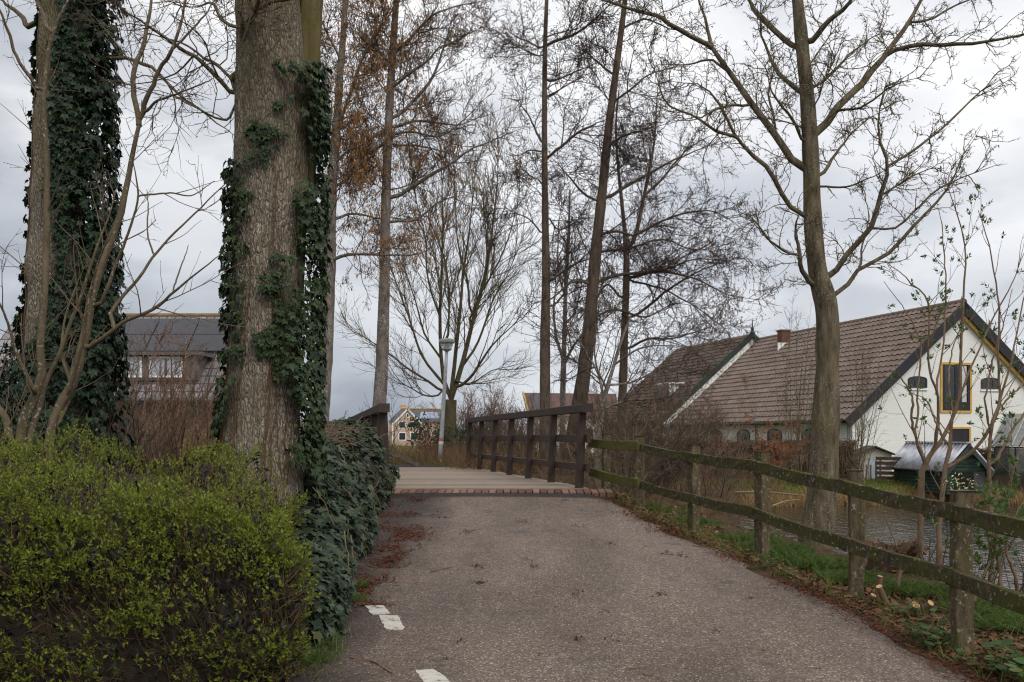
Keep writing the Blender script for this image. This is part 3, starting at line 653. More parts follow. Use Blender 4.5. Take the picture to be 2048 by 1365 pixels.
for s in (0, 1):
    mb = MB(); e = hp(-.18, -.14 if s == 0 else HW + .14, He - .12); r = hp(-.18, HW / 2, Hr + .03); us = np.linspace(0, HL + .36, 240); n = np.cross(dx, r - e); n = unit((n if n[2] > 0 else -n)[None])[0]
    w = .05 * np.sin(us / .20 * 2 * pi); V = np.array([[e + (r - e) * q + dx * a + n * (b + .05 + o) for a, b in zip(us, w)] for q, o in ((0, -.008), (0, 0), (1, 0), (1, -.008), (0, -.008))]); r_, c_ = V.shape[:2]; i = np.arange(r_ - 1)[:, None] * c_; j = np.arange(c_ - 1)[None]; Fq = np.stack([i + j, i + j + 1, i + c_ + j + 1, i + c_ + j], -1); dk = np.broadcast_to(((w[1:] + w[:-1]) < -.03)[None], Fq.shape[:2]); mb.add(V, Fq[~dk]); mb.f.append((Fq[dk], 1)); mb.build('roof_sheet', [COR.m, simple('valley_shade_metal', rgb(104, 106, 114), .6, .2, 6)], hh, True)  # valley faces take a darker metal, painting in the shade of the corrugation
mb = MB()
mb.box(hp(-.2, HW / 2, Hr + .09), dx, ex, ZA, (0, -.1, -.0), (HL + .4, .1, .035)); mb.build('ridge_cap', COR.m, hh)
mb = MB(); 
for s in (-1, 1):
    e = hp(-.2, HW / 2 + s * (HW / 2 + .16), He - .14); r = hp(-.2, HW / 2, Hr + .02); d = unit((r - e)[None])[0]; n = np.cross(dx, d); n = n if n[2] > 0 else -n
    mb.box(e, dx, d, n, (-.03, 0, -.09), (0, np.linalg.norm(r - e), .02))
mb.build('bargeboard', GREEN, hh)
mb = MB(); mb.box(hp(0, .2, .02), ex, dx, ZA, (0, -.02, 0), (.55, -.003, .52)); mb.build('hatch', simple('opening_shade', (.012, .011, .01, 1), .9), hh)  # near-black panel on the wall, painting in the shade of an opening
mb = MB(); mb.box(hp(0, .78, -.02), ex, dx, ZA, (0, -.03, 0), (.32, -.005, .55)); mb.build('side_board', simple('grey_board', rgb(70, 66, 66), .8), hh)
sh = thing('garden_shed', 'tiny pale shed with dark pitched roof against the white gable', 'shed', (12.6, 33, 0))
o = np.array([12.1, 33.2, 0]); PALE = simple('pale_worn_boards', rgb(176, 170, 158), .85, .15, 5, bump=.3); FELT = simple('roofing_felt', rgb(74, 70, 68), .9, .2, 5)
mb = MB(); a, b, c = np.array([.99, -.14, 0]), np.array([.14, .99, 0]), ZA
sp = lambda x, y, z: o + a * x + b * y + c * z
mb.prism([sp(0, 0, -.2), sp(1.12, 0, -.2), sp(1.12, 0, .92), sp(.56, 0, 1.15), sp(0, 0, .92)], b * 1.2); mb.build('body', PALE, sh)
for s in (0, 1): mb = MB(); e = sp(-.12 if s == 0 else 1.24, -.15, .89); r = sp(.56, -.15, 1.18); mb.prism([e, r, r + c * .04, e + c * .04], b * 1.5); mb.build('roof', FELT, sh)
mb = MB(); mb.box(sp(.35, 0, .0), a, b, c, (0, -.03, 0), (.45, -.004, .8)); mb.build('door', simple('pale_blue_door', rgb(160, 170, 176), .7), sh)
ga = thing('board_fence', 'stack of dark weathered pallet boards standing left of the hen house', 'fence', (12.0, 30.2, .0))
DARKW = simple('dark_weathered_board', rgb(66, 54, 46), .9, .3, 6, bump=.5)
for i in range(6): mb = MB(); z = .08 + i * .155; plank(mb, (11.55, 30.2 + rng.normal(0, .02), z), (12.55, 30.0, z + rng.normal(0, .02)), .03, .10); mb.build('board', DARKW, ga)
for x in (11.6, 12.05, 12.5): mb = MB(); plank(mb, (x, 30.2, -.2), (x, 30.2, 1.0 + rng.normal(0, .05)), .07, .07); mb.build('post', DARKW, ga)
pk = thing('picket_fence', 'thin pale stakes standing in front of the little shed', 'fence', (11.5, 31, 0))
for i in range(7): x = 11.15 + i * .16; mb = MB(); plank(mb, (x, 31.2, -.15), (x + rng.normal(0, .02), 31.2, .62 + rng.normal(0, .12)), .03, .05); mb.build('stake', DW, pk)
gh = thing('greenhouse', 'dark framed greenhouse with sloping glass roof at the right edge', 'greenhouse', (16.5, 29.5, 0))
o = np.array([14.9, 29.4, 0]); gx_, gy_ = np.array([.78, -.62, 0]), np.array([.62, .78, 0]); GWD, GE, GR, GD = 3.6, 1.22, 2.25, 2.2
gp = lambda x, y, z: o + gx_ * x + gy_ * y + ZA * z
mb = MB(); mb.box(o, gx_, gy_, ZA, (0, 0, -.2), (GWD, GD, .35)); mb.build('plinth', DARKW, gh)
tg_ = M('greenhouse_glass'); tg_.col(tg_.ramp(tg_.noise(3, 5), [(.3, rgb(92, 92, 88)), (.7, rgb(132, 134, 130))])); tg_.rough(.12); tg_.b.inputs['Transmission Weight'].default_value = .8; tg_.spec(.5)
mb = MB(); mb.box(o, gx_, gy_, ZA, (.03, .02, .352), (GWD - .03, .035, GE - .035)); mb.prism([gp(.01, .05, .352), gp(.01, GD, .352), gp(.01, GD, GR - .06), gp(.01, .05, GE - .04)], gx_ * .012); mb.build('wall_glass', tg_.m, gh)
e = gp(-.08, -.08, GE + .01); r = gp(-.08, GD, GR); d = unit((r - e)[None])[0]; n = np.cross(gx_, d); n = n if n[2] > 0 else -n; Ls = np.linalg.norm(r - e)
mb = MB(); mb.box(e, gx_, d, n, (0, 0, .03), (GWD + .16, Ls, .042)); mb.build('roof_glass', tg_.m, gh)
mb = MB()
for i in range(7): mb.box(e, gx_, d, n, (i * .6, 0, .043), (i * .6 + .035, Ls, .065))
mb.build('roof_bar', simple('grey_glazing_bar', rgb(150, 152, 150), .6), gh)
mb = MB()
for i in range(7): x = i * (GWD - .04) / 6; mb.box(gp(x, 0, 0), gx_, gy_, ZA, (0, -.012, .351), (.04, .018, GE - .031))
mb.box(o, gx_, gy_, ZA, (-.05, -.03, GE - .03), (GWD + .05, .04, GE + .02)); mb.build('frame', BLACK, gh)
# ================================================================ distant houses
lh = thing('house', 'grey tiled house with solar panels and white dormer windows behind left shrubs', 'house', (-13, 33, 0))
def lp(px, py, d): return at(px, py, d)
HX0, HX1, ye, yr, ze_, zr2 = -17.5, -8.2, 30.0, 33.6, 2.75, 5.82
m = M('slate_grey_tile'); v = m.map((3.3, 1, 4.2)); b = m.n('ShaderNodeTexBrick'); m.l(m.map((1, 1, 1), (pi / 2, 0, 0)), b.inputs[0]); b.offset = 0; b.inputs['Brick Width'].default_value = .28; b.inputs['Row Height'].default_value = .27; b.inputs['Mortar Size'].default_value = .02; b.inputs['Scale'].default_value = 1
b.inputs['Color1'].default_value = rgb(112, 108, 110); b.inputs['Color2'].default_value = rgb(140, 136, 138); b.inputs['Mortar'].default_value = rgb(58, 56, 58); m.col(b.outputs['Color']); m.rough(.7); m.bump(b.outputs['Fac'], -.6, .03); SLATE = m.m
mb = MB(); mb.add([(HX0, ye, ze_), (HX1, ye, ze_), (HX1, yr, zr2), (HX0, yr, zr2), (HX0, yr + 3.6, ze_), (HX1, yr + 3.6, ze_), (HX1, yr, zr2 - .15), (HX0, yr, zr2 - .15), (HX0, ye, ze_ - .15), (HX1, ye, ze_ - .15)], [[0, 1, 2, 3], [3, 2, 5, 4], [8, 7, 6, 9], [0, 8, 9, 1]]); mb.add([(HX1, ye, ze_), (HX1, yr, zr2), (HX1, yr, zr2 - .15), (HX1, ye, ze_ - .15)], [[0, 3, 2, 1]]); mb.build('roof', SLATE, lh)
ORB = wallmat('orange_brick', rgb(132, 94, 66), rgb(156, 116, 84), rgb(140, 128, 112), (1, 0, 0))
mb = MB(); mb.prism([(HX0 + .2, ye + .5, 0), (HX1 - .2, ye + .5, 0), (HX1 - .2, ye + .5, 2.9), (HX0 + .2, ye + .5, 2.9)], (0, 6.2, 0)); mb.prism([(HX1 - .3, ye + .5, 2.91), (HX1 - .3, yr + 3.1, 2.91), (HX1 - .3, yr, zr2 - .2)], (.1, 0, 0)); mb.build('wall', ORB, lh)
mb = MB(); q = [HX0 + i * .42 for i in range(23)]
for x in q: mb.tubes(np.array([(x, yr, zr2 - .01), (x + .43, yr, zr2)]), np.array([.09, .08]), 8)
mb.build('ridge', simple('lichened_ridge_tile', rgb(126, 108, 74), .9, .3, 3), lh)
sd = unit(np.array([[0, yr - ye, zr2 - ze_]]))[0]; sn = np.cross([1, 0, 0], sd); SOL = simple('solar_panel', rgb(52, 52, 60), .3, .1, 3, spec=.5)
for x in (-13.7, -12.3, -10.9):
    for k in (0, 1): mb = MB(); mb.box((x, ye, ze_), (1, 0, 0), sd, sn, (.02, 2.45 + k * .98, .06), (1.37, 3.40 + k * .98, .10)); mb.build('solar_panel', SOL, lh)
mb = MB(); mb.box((0, 0, 0), (1, 0, 0), (0, 1, 0), ZA, (-14.6, 30.55, 3.35), (-10.1, 32.5, 4.15)); mb.box((0, 0, 0), (1, 0, 0), (0, 1, 0), ZA, (-14.8, 30.35, 4.152), (-9.9, 32.7, 4.26)); f = mb.build('dormer', simple('dormer_cladding', rgb(104, 98, 98), .7), lh)
PALEG = M('bright_window'); PALEG.col(rgb(160, 166, 174)); PALEG.rough(.08); PALEG.spec(.8)
for x in (-14.2, -12.9, -11.6):
    w = rect_window(lh, 'window', np.array([x, 30.549, 3.5]), np.array([1., 0, 0]), np.array([0, -1., 0]), .95, .55, .06, WPAINT, PALEG.m, bars=DARKF)
mb = MB(); mb.tubes(np.array([(HX0, ye - .06, ze_ - .02), (HX1, ye - .06, ze_ - .06)]), np.array([.07, .07]), 8); mb.build('gutter', simple('grey_gutter', rgb(92, 96, 98), .5), lh)
rect_window(lh, 'window', np.array([-13.6, ye + .499, .9]), np.array([1., 0, 0]), np.array([0, -1., 0]), 1.6, 1.1, .08, DARKF, GLASS)
# distant brick house
dh = thing('brick_house', 'distant pink brick house with white trimmed gable left of the street lamp', 'house', at(830, 888, 140))
PINKB = wallmat('pink_brick', rgb(196, 158, 138), rgb(206, 170, 150), rgb(200, 184, 172), (1, 0, 0)); DG = simple('dark_slate', rgb(86, 84, 88), .8, .15, 2); ORR = simple('orange_ridge', rgb(196, 150, 96), .8)
def dp(px, py, d=140): return at(px, py, d)
gA, gL, gR = dp(815.5, 818.5), dp(790.5, 844.5), dp(841, 844.5); gnd = -.2
def z0(p): q = p.copy(); q[2] = gnd; return q
mb = MB(); mb.prism([z0(gL), z0(gR), gR, gA, gL], (0, 3.5, 0)); a, b = dp(777.5, 845, 142.5), dp(884, 845, 142.5); mb.prism([z0(a), z0(b), b, a], (0, 8, 0)); mb.build('wall', PINKB, dh)
e0, e1 = dp(775.5, 844, 142.2), dp(886, 844, 142.2); r0, r1 = dp(803.5, 817, 146.5), dp(881, 818.5, 146.5); bk0, bk1 = e0 + [0, 9, 0], e1 + [0, 9, 0]
mb = MB(); mb.add([e0, e1, r1, r0, bk0, bk1], [[0, 1, 2, 3], [3, 2, 5, 4]]); mb.add([e0, r0, bk0, e1, r1, bk1], [[0, 2, 1], [3, 4, 5]]); mb.build('roof', DG, dh)
mb = MB(); o_ = np.array([0, -.25, .12]); bk = np.array([0, 5., 0]); mb.add([gL + o_ - [.15, 0, .15], gA + o_, gA + bk + [0, 0, .12], gL + bk - [.15, 0, 0], gR + o_ + [.15, 0, -.15], gR + bk + [.15, 0, 0]], [[0, 3, 2, 1], [4, 1, 2, 5]]); mb.build('gable_roof', DG, dh)
for e in (gL, gR):
    d = unit((gA - e)[None])[0]; n = np.cross([0, 1, 0], d); n = n if n[2] > 0 else -n; mb = MB(); mb.box(e, d, (0, -1, 0), n, (-.3, .0, -.12), (np.linalg.norm(gA - e) + .05, .26, .10)); mb.build('bargeboard', WPAINT, dh)
mb = MB(); mb.tubes(np.array([r0, r1]), np.array([.14, .14]), 6); mb.build('ridge', ORR, dh)
mb = MB(); c = dp(806, 815, 147); mb.box(c, (1, 0, 0), (0, 1, 0), ZA, (-.4, 0, -1), (.4, .6, .35)); mb.build('chimney', ORR, dh)
for px_, py_, w, h in ((798.5, 856, .85, .85), (821, 855, .7, .75), (814, 835, .22, .5), (798.5, 880, .9, 1.0), (822, 880, .9, 1.0)):
    rect_window(dh, 'window', dp(px_, py_, 140), np.array([1., 0, 0]), np.array([0, -1., 0]), w, h, .12, WPAINT, mull=())
mb = MB(); mb.box(dp(864, 845, 142.2), (1, 0, 0), unit(np.array([[0, 4.3, 2.0]]))[0], unit(np.array([[0, -2., 4.3]]))[0], (-2.0, 1.2, .05), (1.0, 3.6, .12)); mb.build('solar_panel', simple('pale_solar_panel', rgb(128, 138, 160), .2, spec=.7), dh)
mb = MB(); p = dp(785.5, 846, 139.9); mb.box(p, (1, 0, 0), (0, 1, 0), ZA, (-.08, 0, -4), (.08, .1, 0)); mb.build('downpipe', WPAINT, dh)
# low red roofed house seen between the alders
rh = thing('house', 'low house with red tiled roof and yellow edged verge beyond the alder trunks', 'house', at(1130, 890, 85))
RED = tilemat('red_tile', [rgb(80, 62, 58), rgb(94, 74, 68), rgb(104, 84, 78)])
a, b = at(1048, 786, 88), at(1232, 788, 88); e0, e1 = at(1060, 832, 84.5), at(1240, 834, 84.5)
mb = MB(); mb.add([e0, e1, b, a, e0 + [0, 7, 0], e1 + [0, 7, 0]], [[0, 1, 2, 3], [3, 2, 5, 4]]); mb.build('roof', RED, rh)
mb = MB(); mb.prism([(e0[0] + .2, 84.9, 0), (e1[0], 84.9, 0), (e1[0], 84.9, e0[2]), (e0[0] + .2, 84.9, e0[2])], (0, 6.2, 0)); mb.prism([e0 + [.2, 0, 0], a + [.2, 0, -.1], e0 + [.2, 7, 0]], (.2, 0, 0)); mb.build('wall', simple('pale_render', rgb(206, 200, 192), .85, .1, 2), rh)
mb = MB(); d = unit((a - e0)[None])[0]; n = np.cross([1, 0, 0], d); mb.box(e0, (1, 0, 0), d, n, (-.15, -.2, -.2), (.0, np.linalg.norm(a - e0) + .1, .08)); mb.build('verge_board', simple('ochre_verge', rgb(168, 140, 84), .7), rh)
mb = MB(); mb.box(e0, (1, 0, 0), d, n, (.5, .3, .05), (1.6, 3.6, .12)); mb.build('solar_panel', SOL, rh)
rect_window(rh, 'window', np.array([at(1150, 870, 84.9)[0], 84.899, 1.0]), np.array([1., 0, 0]), np.array([0, -1., 0]), 1.6, 1.1, .1, WPAINT)
# ================================================================ trees
B_ALD = barkmat('alder_bark', rgb(58, 49, 41), rgb(116, 102, 88), rgb(92, 88, 52), .30, 8, .35, .8, rgb(150, 144, 134), .60)
B_PALE = barkmat('grey_alder_bark', rgb(78, 70, 64), rgb(138, 129, 120), rgb(104, 98, 66), .22, 7, .5, .5, rgb(176, 172, 164), .55)
B_OLD = barkmat('dark_alder_bark', rgb(54, 45, 38), rgb(104, 90, 77), rgb(80, 72, 44), .25, 9, .3, .9)
B_MOSS = barkmat('mossy_bark', rgb(60, 53, 40), rgb(104, 94, 72), rgb(96, 92, 54), .38, 8, .4, .7)
B_NEAR = barkmat('near_alder_bark', rgb(44, 39, 31), rgb(122, 110, 90), rgb(96, 90, 50), .38, 13, .22, 1., rgb(158, 156, 140), .59)
B_HAZ = barkmat('hazel_bark', rgb(70, 61, 48), rgb(112, 100, 80), rgb(96, 92, 56), .30, 9, .5, .4, rgb(160, 154, 140), .58)
B_TWIG = simple('twig_bark', rgb(84, 72, 62), .9, .3, 4)
B_TWIGM = simple('mossy_twig_bark', rgb(98, 88, 68), .9, .3, 4)
B_TWIGD = simple('dark_twig_bark', rgb(70, 57, 51), .9, .3, 4)
B_RED = simple('reddish_twig_bark', rgb(122, 96, 80), .9, .3, 3)
B_BRN = simple('brown_twig_bark', rgb(108, 92, 76), .9, .35, 3)
CONE = leafmat('alder_cone', [rgb(44, 32, 28), rgb(64, 48, 40), rgb(52, 40, 34)], .8, 0, .2)
CATK = leafmat('orange_catkin', [rgb(122, 86, 50), rgb(150, 108, 58), rgb(172, 128, 72), rgb(108, 76, 48)], .8, .2, .2)
CATB = leafmat('brown_catkin', [rgb(98, 66, 50), rgb(120, 84, 60)], .8, .1, .2)
def base_z(P): return float(land(P[0], P[1]))
def attach(pts_, drs, d, P, n, k, wand, free=lambda q: False, taper=.72):
    """digitised limbs, each one rooted on the nearest earlier stem so that nothing floats"""
    LP, LR = [], []; pool = P
    for pts, dr in zip(pts_, drs):
        p, r = pxlimb(pts, d, dr, n)
        if len(pool) and not free(pts):
            uv = pool[:, [0, 2]] / pool[:, 1:2]; t = np.array([(pts[0][0] - CX) / F, (HY - pts[0][1]) / F]); pz = np.stack([pool[:, 0] / pool[:, 1], (pool[:, 2] - H) / pool[:, 1]], -1)
            q = pool[np.argmin(((pz - t) ** 2).sum(1))]; p, r = pxlimb(pts, q[1], dr, n); p[0] = q
        w = np.cumsum(rng.normal(0, 1, (n, 3)), 0) * wand * np.sqrt(seglen(p[None])[0]) * (14 / n) ** .5; w -= w[0]; p = p + w
        r = r * k * (1 - taper * np.linspace(0, 1, n) ** 2.5); LP.append(p); LR.append(r)
        pool = np.concatenate([pool, resample(p, n * 3)]) if len(pool) else resample(p, n * 3)
    return LP, LR
def tree(name, label, cat, d, trunk, limbs=(), bark=B_ALD, twig=B_TWIG, rnd=None, levels=(), cones=None, catk=None, extra_base=True, ntr=40, ksides=18, group=None, knob=.05, limk=.62):
    P, R = pxlimb(trunk, d, 0, ntr)
    b = P[0].copy(); b[2] = base_z(b) - .12
    if P[0, 2] > b[2] + .05: P = np.concatenate([b[None], P]); R = np.concatenate([[R[0] * 1.12], R])
    th = thing(name, label, cat, (b[0], b[1], b[2] + .12), group)
    Pf = resample(np.concatenate([P, R[:, None]], 1), ntr * 2); P, R = Pf[:, :3], Pf[:, 3]
    # flare at the foot
    h = P[:, 2] - b[2]; R = R * (1 + .35 * np.exp(-h / .35))
    R = R * (1 + (fbm(h * 3., h * 0 + 3.3, 3, 8) - .5) * knob * 4)
    mb = MB(); mb.tubes(P, R, ksides)
    # surface knobs on the trunk
    v = mb.v[-1]; cen = np.repeat(P, ksides, 0); dv = v - cen; a = np.tile(np.arange(ksides), len(P)); hh = np.repeat(h, ksides)
    mb.v[-1] = cen + dv * (1 + knob * 2 * (fbm(np.cos(a * 2 * pi / ksides) * 2 + 5, hh * 2.5 + np.sin(a * 2 * pi / ksides) * 2, 3, 21) - .5))[:, None]
    LP, LR = attach([l[0] for l in limbs], [l[1] for l in limbs], d, P, 14, limk, .007)
    LP = np.array(LP).reshape(-1, 14, 3); LR = np.array(LR).reshape(-1, 14)
    if rnd:
        n, t0, t1, l0, l1, ang, up = rnd
        tp, tr = P[None], R[None]; q, r = grow(tp, tr, n / seglen(tp)[0], l0, l1, ang, 14, .13, up, .42, .012, t0, t1, .3)
        LP = np.concatenate([LP, q]); LR = np.concatenate([LR, r])
    if len(LP): mb.tubes(LP, LR, 7)
    mb.build('trunk', bark, th, True)
    par, pr = LP, LR
    if len(par) == 0: par, pr = resample(np.concatenate([P, R[:, None]], 1), 14)[None, :, :3], resample(R[:, None] * [1, 1], 14)[None, :, 0] if False else np.full((1, 14), .01)
    cb = MB(); allt = []
    for li, lv in enumerate(levels):
        q, r = grow(par, pr, *lv)
        cb.tubes(q, r, 5 if (li == 0 and len(levels) > 2) else 3); allt.append((q, r))
        if li == 0:
            par, pr = q, r
        else: par, pr = q, r
    if cb.n: cb.build('crown', twig, th, True)
    if cones and allt:
        mb = MB()
        for sel, lvl, sz, ln in cones:
            p, dr = tips(allt[lvl][0], sel=sel); N = len(p)
            if N == 0: continue
            for k in range(2):
                dd = unit(dr + rng.normal(0, .6, (N, 3)) - [0, 0, .3]); sc = np.stack([np.full(N, sz), rng.uniform(.6, 1.3, N) * ln, np.full(N, sz)], 1)
                mb.stamp(OCT_V, OCT_F, p + rng.normal(0, .012, (N, 3)), frames(dd, rv(N)), sc)
        mb.build('cones', CONE, th)
    if catk and allt:
        mb = MB(); sel, lvl, sz, ln, mat, sub = catk
        p, dr = tips(allt[lvl][0], sel=sel)
        if sub is not None: p = p[sub(p)]
        N = len(p)
        for k in range(3):
            dd = unit(np.stack([rng.normal(0, .3, N), rng.normal(0, .3, N), np.full(N, -1.)], 1)); sc = np.stack([np.full(N, sz), rng.uniform(.5, 1.3, N) * ln, np.full(N, sz)], 1)
            mb.stamp(OCT_V, OCT_F, p + rng.normal(0, .03, (N, 3)), frames(dd, rv(N)), sc)
        if mb.n: mb.build('catkins', mat, th)
    return th, P, R, allt
ALV = lambda k=1.0: [(4.6 * k, .6, 2.1, 48, 8, .19, .02, .6, .009, .1, 1.), (7.5 * k, .25, 1.0, 48, 7, .21, .03, .6, .007, .1, 1.), (10.5 * k, .10, .42, 45, 5, .22, .02, .7, .0058, .1, 1.)]
# --- right alder pair and its thin neighbours behind the bridge
gA_ = 'tall bare alders beyond the bridge'
tree('alder_tree', 'tall straight alder trunk rising just right of the street lamp beyond the railing', 'tree', 26,
     [(1090, 860, 11), (1090, 760, 10.5), (1090, 680, 10), (1092, 560, 8.5), (1090, 400, 6.6), (1089, 250, 5.6), (1090, 100, 4.5), (1095, -50, 3.4), (1098, -200, 2.4), (1100, -330, 1)],
     [([(1094, 318, 5), (1125, 290, 4.5), (1160, 262, 4), (1190, 248, 3), (1225, 236, 2)], -1.5), ([(1093, 90, 5), (1130, 75, 4.5), (1160, 60, 4), (1215, 12, 3), (1250, -30, 2)], -1),
      ([(1086, 288, 4), (1074, 262, 3.5), (1058, 232, 3), (1030, 200, 2)], 1), ([(1086, 305, 3), (1060, 302, 2.5), (1030, 312, 2), (1000, 300, 1.5)], -1), ([(1086, 100, 3), (1060, 85, 2.5), (1030, 70, 2), (1000, 40, 1.5)], 1.),
      ([(1086, 115, 3), (1055, 100, 2.5), (1020, 85, 2), (990, 85, 1.2)], -1.2), ([(1086, 470, 3), (1060, 440, 2.5), (1030, 428, 2), (1000, 410, 1.5)], .6), ([(1094, 430, 3), (1120, 460, 2.5), (1150, 440, 2), (1180, 430, 1.5)], 1.5), ([(1094, 165, 4), (1120, 160, 3), (1170, 140, 2.5), (1200, 128, 1.6)], 1.2), ([(1096, 620, 4), (1125, 590, 3), (1140, 540, 2.5), (1150, 480, 1.6)], .8), ([(1096, 565, 4), (1140, 530, 3), (1190, 510, 2.5), (1230, 490, 2)], -1)],
     B_ALD, B_TWIGD, (13, .42, .98, 1.4, 2.9, 62, .03), ALV(.95), cones=[(.30, 2, .024, .052), (.55, 1, .026, .055)], group=gA_)
tree('alder_tree', 'thick dark leaning alder trunk directly behind the near end of the right railing', 'tree', 25,
     [(1143, 900, 17), (1155, 830, 15.5), (1166, 760, 14.2), (1180, 640, 12.6), (1190, 520, 11.5), (1205, 380, 9.6), (1218, 250, 8), (1235, 120, 6.4), (1250, 0, 5), (1262, -120, 3.6), (1275, -250, 1.5)],
     [([(1207, 402, 6), (1240, 380, 5.5), (1275, 362, 5), (1340, 326, 4), (1400, 300, 3), (1450, 285, 2)], 1.5), ([(1192, 566, 6), (1225, 552, 5.5), (1265, 548, 5), (1330, 540, 4), (1395, 520, 3), (1460, 530, 2)], 2.0),
      ([(1196, 470, 5), (1230, 462, 4.5), (1270, 470, 4), (1330, 440, 3), (1400, 440, 2)], -1.5), ([(1214, 300, 4), (1240, 275, 3.5), (1280, 265, 3), (1330, 262, 2)], -1), ([(1200, 405, 4), (1165, 385, 4), (1130, 345, 3), (1098, 308, 2)], -1),
      ([(1226, 150, 4), (1200, 130, 3.5), (1180, 110, 3), (1150, 90, 2)], 1), ([(1220, 210, 4), (1262, 180, 3.5), (1300, 150, 3), (1345, 135, 2)], -1), ([(1184, 570, 5), (1150, 560, 4), (1110, 590, 3), (1085, 600, 2)], -1), ([(1183, 640, 4), (1230, 620, 4), (1290, 640, 3), (1350, 610, 2), (1410, 620, 1.5)], 2), ([(1240, 60, 4), (1290, 40, 3), (1340, 60, 2.5), (1390, 50, 1.5)], 2), ([(1195, 500, 4), (1250, 500, 4), (1320, 480, 3), (1390, 500, 2.5), (1470, 480, 1.5)], 2.5)],
     B_OLD, B_TWIGD, (13, .35, .98, 1.6, 3.2, 62, .03), ALV(.95), cones=[(.30, 2, .024, .052), (.55, 1, .026, .055)], group=gA_)
tree('alder_tree', 'slim forked alder between the thick leaning trunk and the farmhouse roof', 'tree', 27,
     [(1243, 850, 9.4), (1246, 760, 8.4), (1250, 640, 7.2), (1253, 530, 6.4), (1250, 470, 4.6), (1243, 400, 3.6), (1236, 330, 2.8), (1232, 250, 2), (1238, 180, 1.2)],
     [([(1257, 510, 8), (1275, 460, 7), (1290, 390, 6), (1303, 300, 5), (1310, 220, 3.5), (1316, 140, 2.5)], 1.), ([(1262, 560, 5), (1300, 545, 4.5), (1340, 545, 4), (1400, 560, 3.2), (1460, 590, 2.5), (1520, 600, 2)], -2.),
      ([(1256, 640, 5), (1300, 610, 4.5), (1345, 575, 4), (1400, 545, 3), (1470, 520, 2.2), (1530, 525, 1.5)], -1.5), ([(1254, 700, 4), (1290, 680, 4), (1340, 678, 3), (1400, 660, 2.5), (1460, 640, 1.8)], -2), ([(1290, 390, 5), (1330, 350, 4), (1370, 300, 3), (1420, 270, 2)], 2), ([(1245, 600, 4), (1215, 570, 3.5), (1190, 600, 3), (1160, 640, 2)], 2),
      ([(1275, 470, 4), (1330, 440, 3.5), (1400, 420, 3), (1450, 430, 2), (1500, 470, 1.5)], 1), ([(1250, 560, 4), (1320, 580, 3), (1400, 620, 2.5), (1470, 680, 1.8)], -1)],
     B_ALD, B_TWIGD, (8, .45, .98, 1.2, 2.4, 55, .05), ALV(.88), cones=[(.4, 2, .02, .05)], catk=(.10, 2, .018, .13, CATB, None), group=gA_)
tree('alder_tree', 'pale thin forking tree seen between the two thickest alder trunks', 'tree', 30,
     [(1125, 850, 6), (1126, 760, 5.6), (1128, 700, 5), (1130, 620, 4), (1133, 540, 4), (1138, 450, 2.5), (1140, 380, 1.5)],
     [([(1127, 720, 6), (1112, 680, 5), (1105, 620, 4), (1110, 560, 3), (1100, 500, 2)], 1.5), ([(1130, 730, 5), (1150, 690, 4), (1175, 660, 3), (1200, 600, 2)], -1), ([(1128, 650, 4), (1150, 620, 3), (1165, 560, 2), (1170, 500, 1.5)], 1), ([(1131, 600, 3), (1120, 540, 3), (1118, 470, 2), (1125, 400, 1.4)], -1)],
     B_PALE, B_TWIG, (6, .45, .95, 1., 2., 40, .1), ALV(.8), group=gA_)
tree('alder_tree', 'small grey multi-branched tree in the scrub right of the thick leaning trunk', 'tree', 23,
     [(1195, 900, 5.6), (1202, 840, 5.2), (1208, 800, 4.8), (1225, 740, 3.6), (1240, 690, 3), (1262, 630, 1.8)],
     [([(1208, 800, 5), (1190, 740, 4), (1160, 690, 3), (1140, 650, 2)], 1), ([(1215, 780, 4), (1190, 720, 3), (1195, 640, 2.5), (1205, 560, 1.5)], -1), ([(1230, 730, 4), (1280, 700, 3), (1330, 690, 2.5), (1400, 700, 1.5)], -1.5), ([(1220, 770, 4), (1270, 760, 3), (1330, 740, 2.5), (1380, 760, 1.5)], 1), ([(1205, 820, 4), (1260, 800, 3), (1320, 800, 2.5), (1370, 780, 1.5)], -.5)],
     B_PALE, B_TWIG, None, ALV(1.1), group=gA_)
# --- left pair with hanging orange catkins
gB_ = 'grey barked alders with catkins left of the bridge'
catsub1 = lambda p: (p[:, 2] < 12.5) & (rng.random(len(p)) < np.where(np.abs(p[:, 2] - 9) < 3.6, .75, .2))
tree('alder_tree', 'pale grey alder trunk with dense orange catkins close beside the ivy covered trunk', 'tree', 24,
     [(638, 870, 18.5), (643, 800, 17), (650, 700, 15.5), (657, 540, 14), (662, 400, 11), (672, 270, 8.8), (680, 150, 7), (688, 50, 5.6), (695, -80, 4.4), (700, -200, 3.2), (703, -320, 1.4)],
     [([(674, 265, 6), (700, 190, 5.5), (722, 120, 5), (760, 55, 4), (800, 0, 3), (840, -50, 2)], 1.), ([(670, 516, 6), (695, 509, 5.5), (735, 510, 5), (790, 514, 4), (838, 512, 3), (880, 480, 2)], -2.0), ([(664, 330, 5), (700, 300, 4), (740, 290, 3), (790, 270, 2)], -1), ([(660, 380, 5), (700, 350, 4), (730, 320, 3.5), (772, 270, 3), (800, 240, 2)], 1.5),
      ([(670, 300, 4), (640, 260, 3.5), (610, 200, 3), (590, 120, 2)], 1), ([(682, 120, 4), (660, 80, 3.5), (640, 40, 3), (600, 0, 2)], -1), ([(655, 560, 4), (630, 520, 3), (600, 500, 2)], 1), ([(664, 440, 5), (710, 430, 4), (760, 440, 3), (800, 440, 2)], 2)],
     B_PALE, B_TWIG, (13, .38, .98, 1.4, 2.8, 60, .05), ALV(.92), cones=[(.2, 2, .02, .045)], catk=(1., 2, .019, .11, CATK, catsub1), group=gB_)
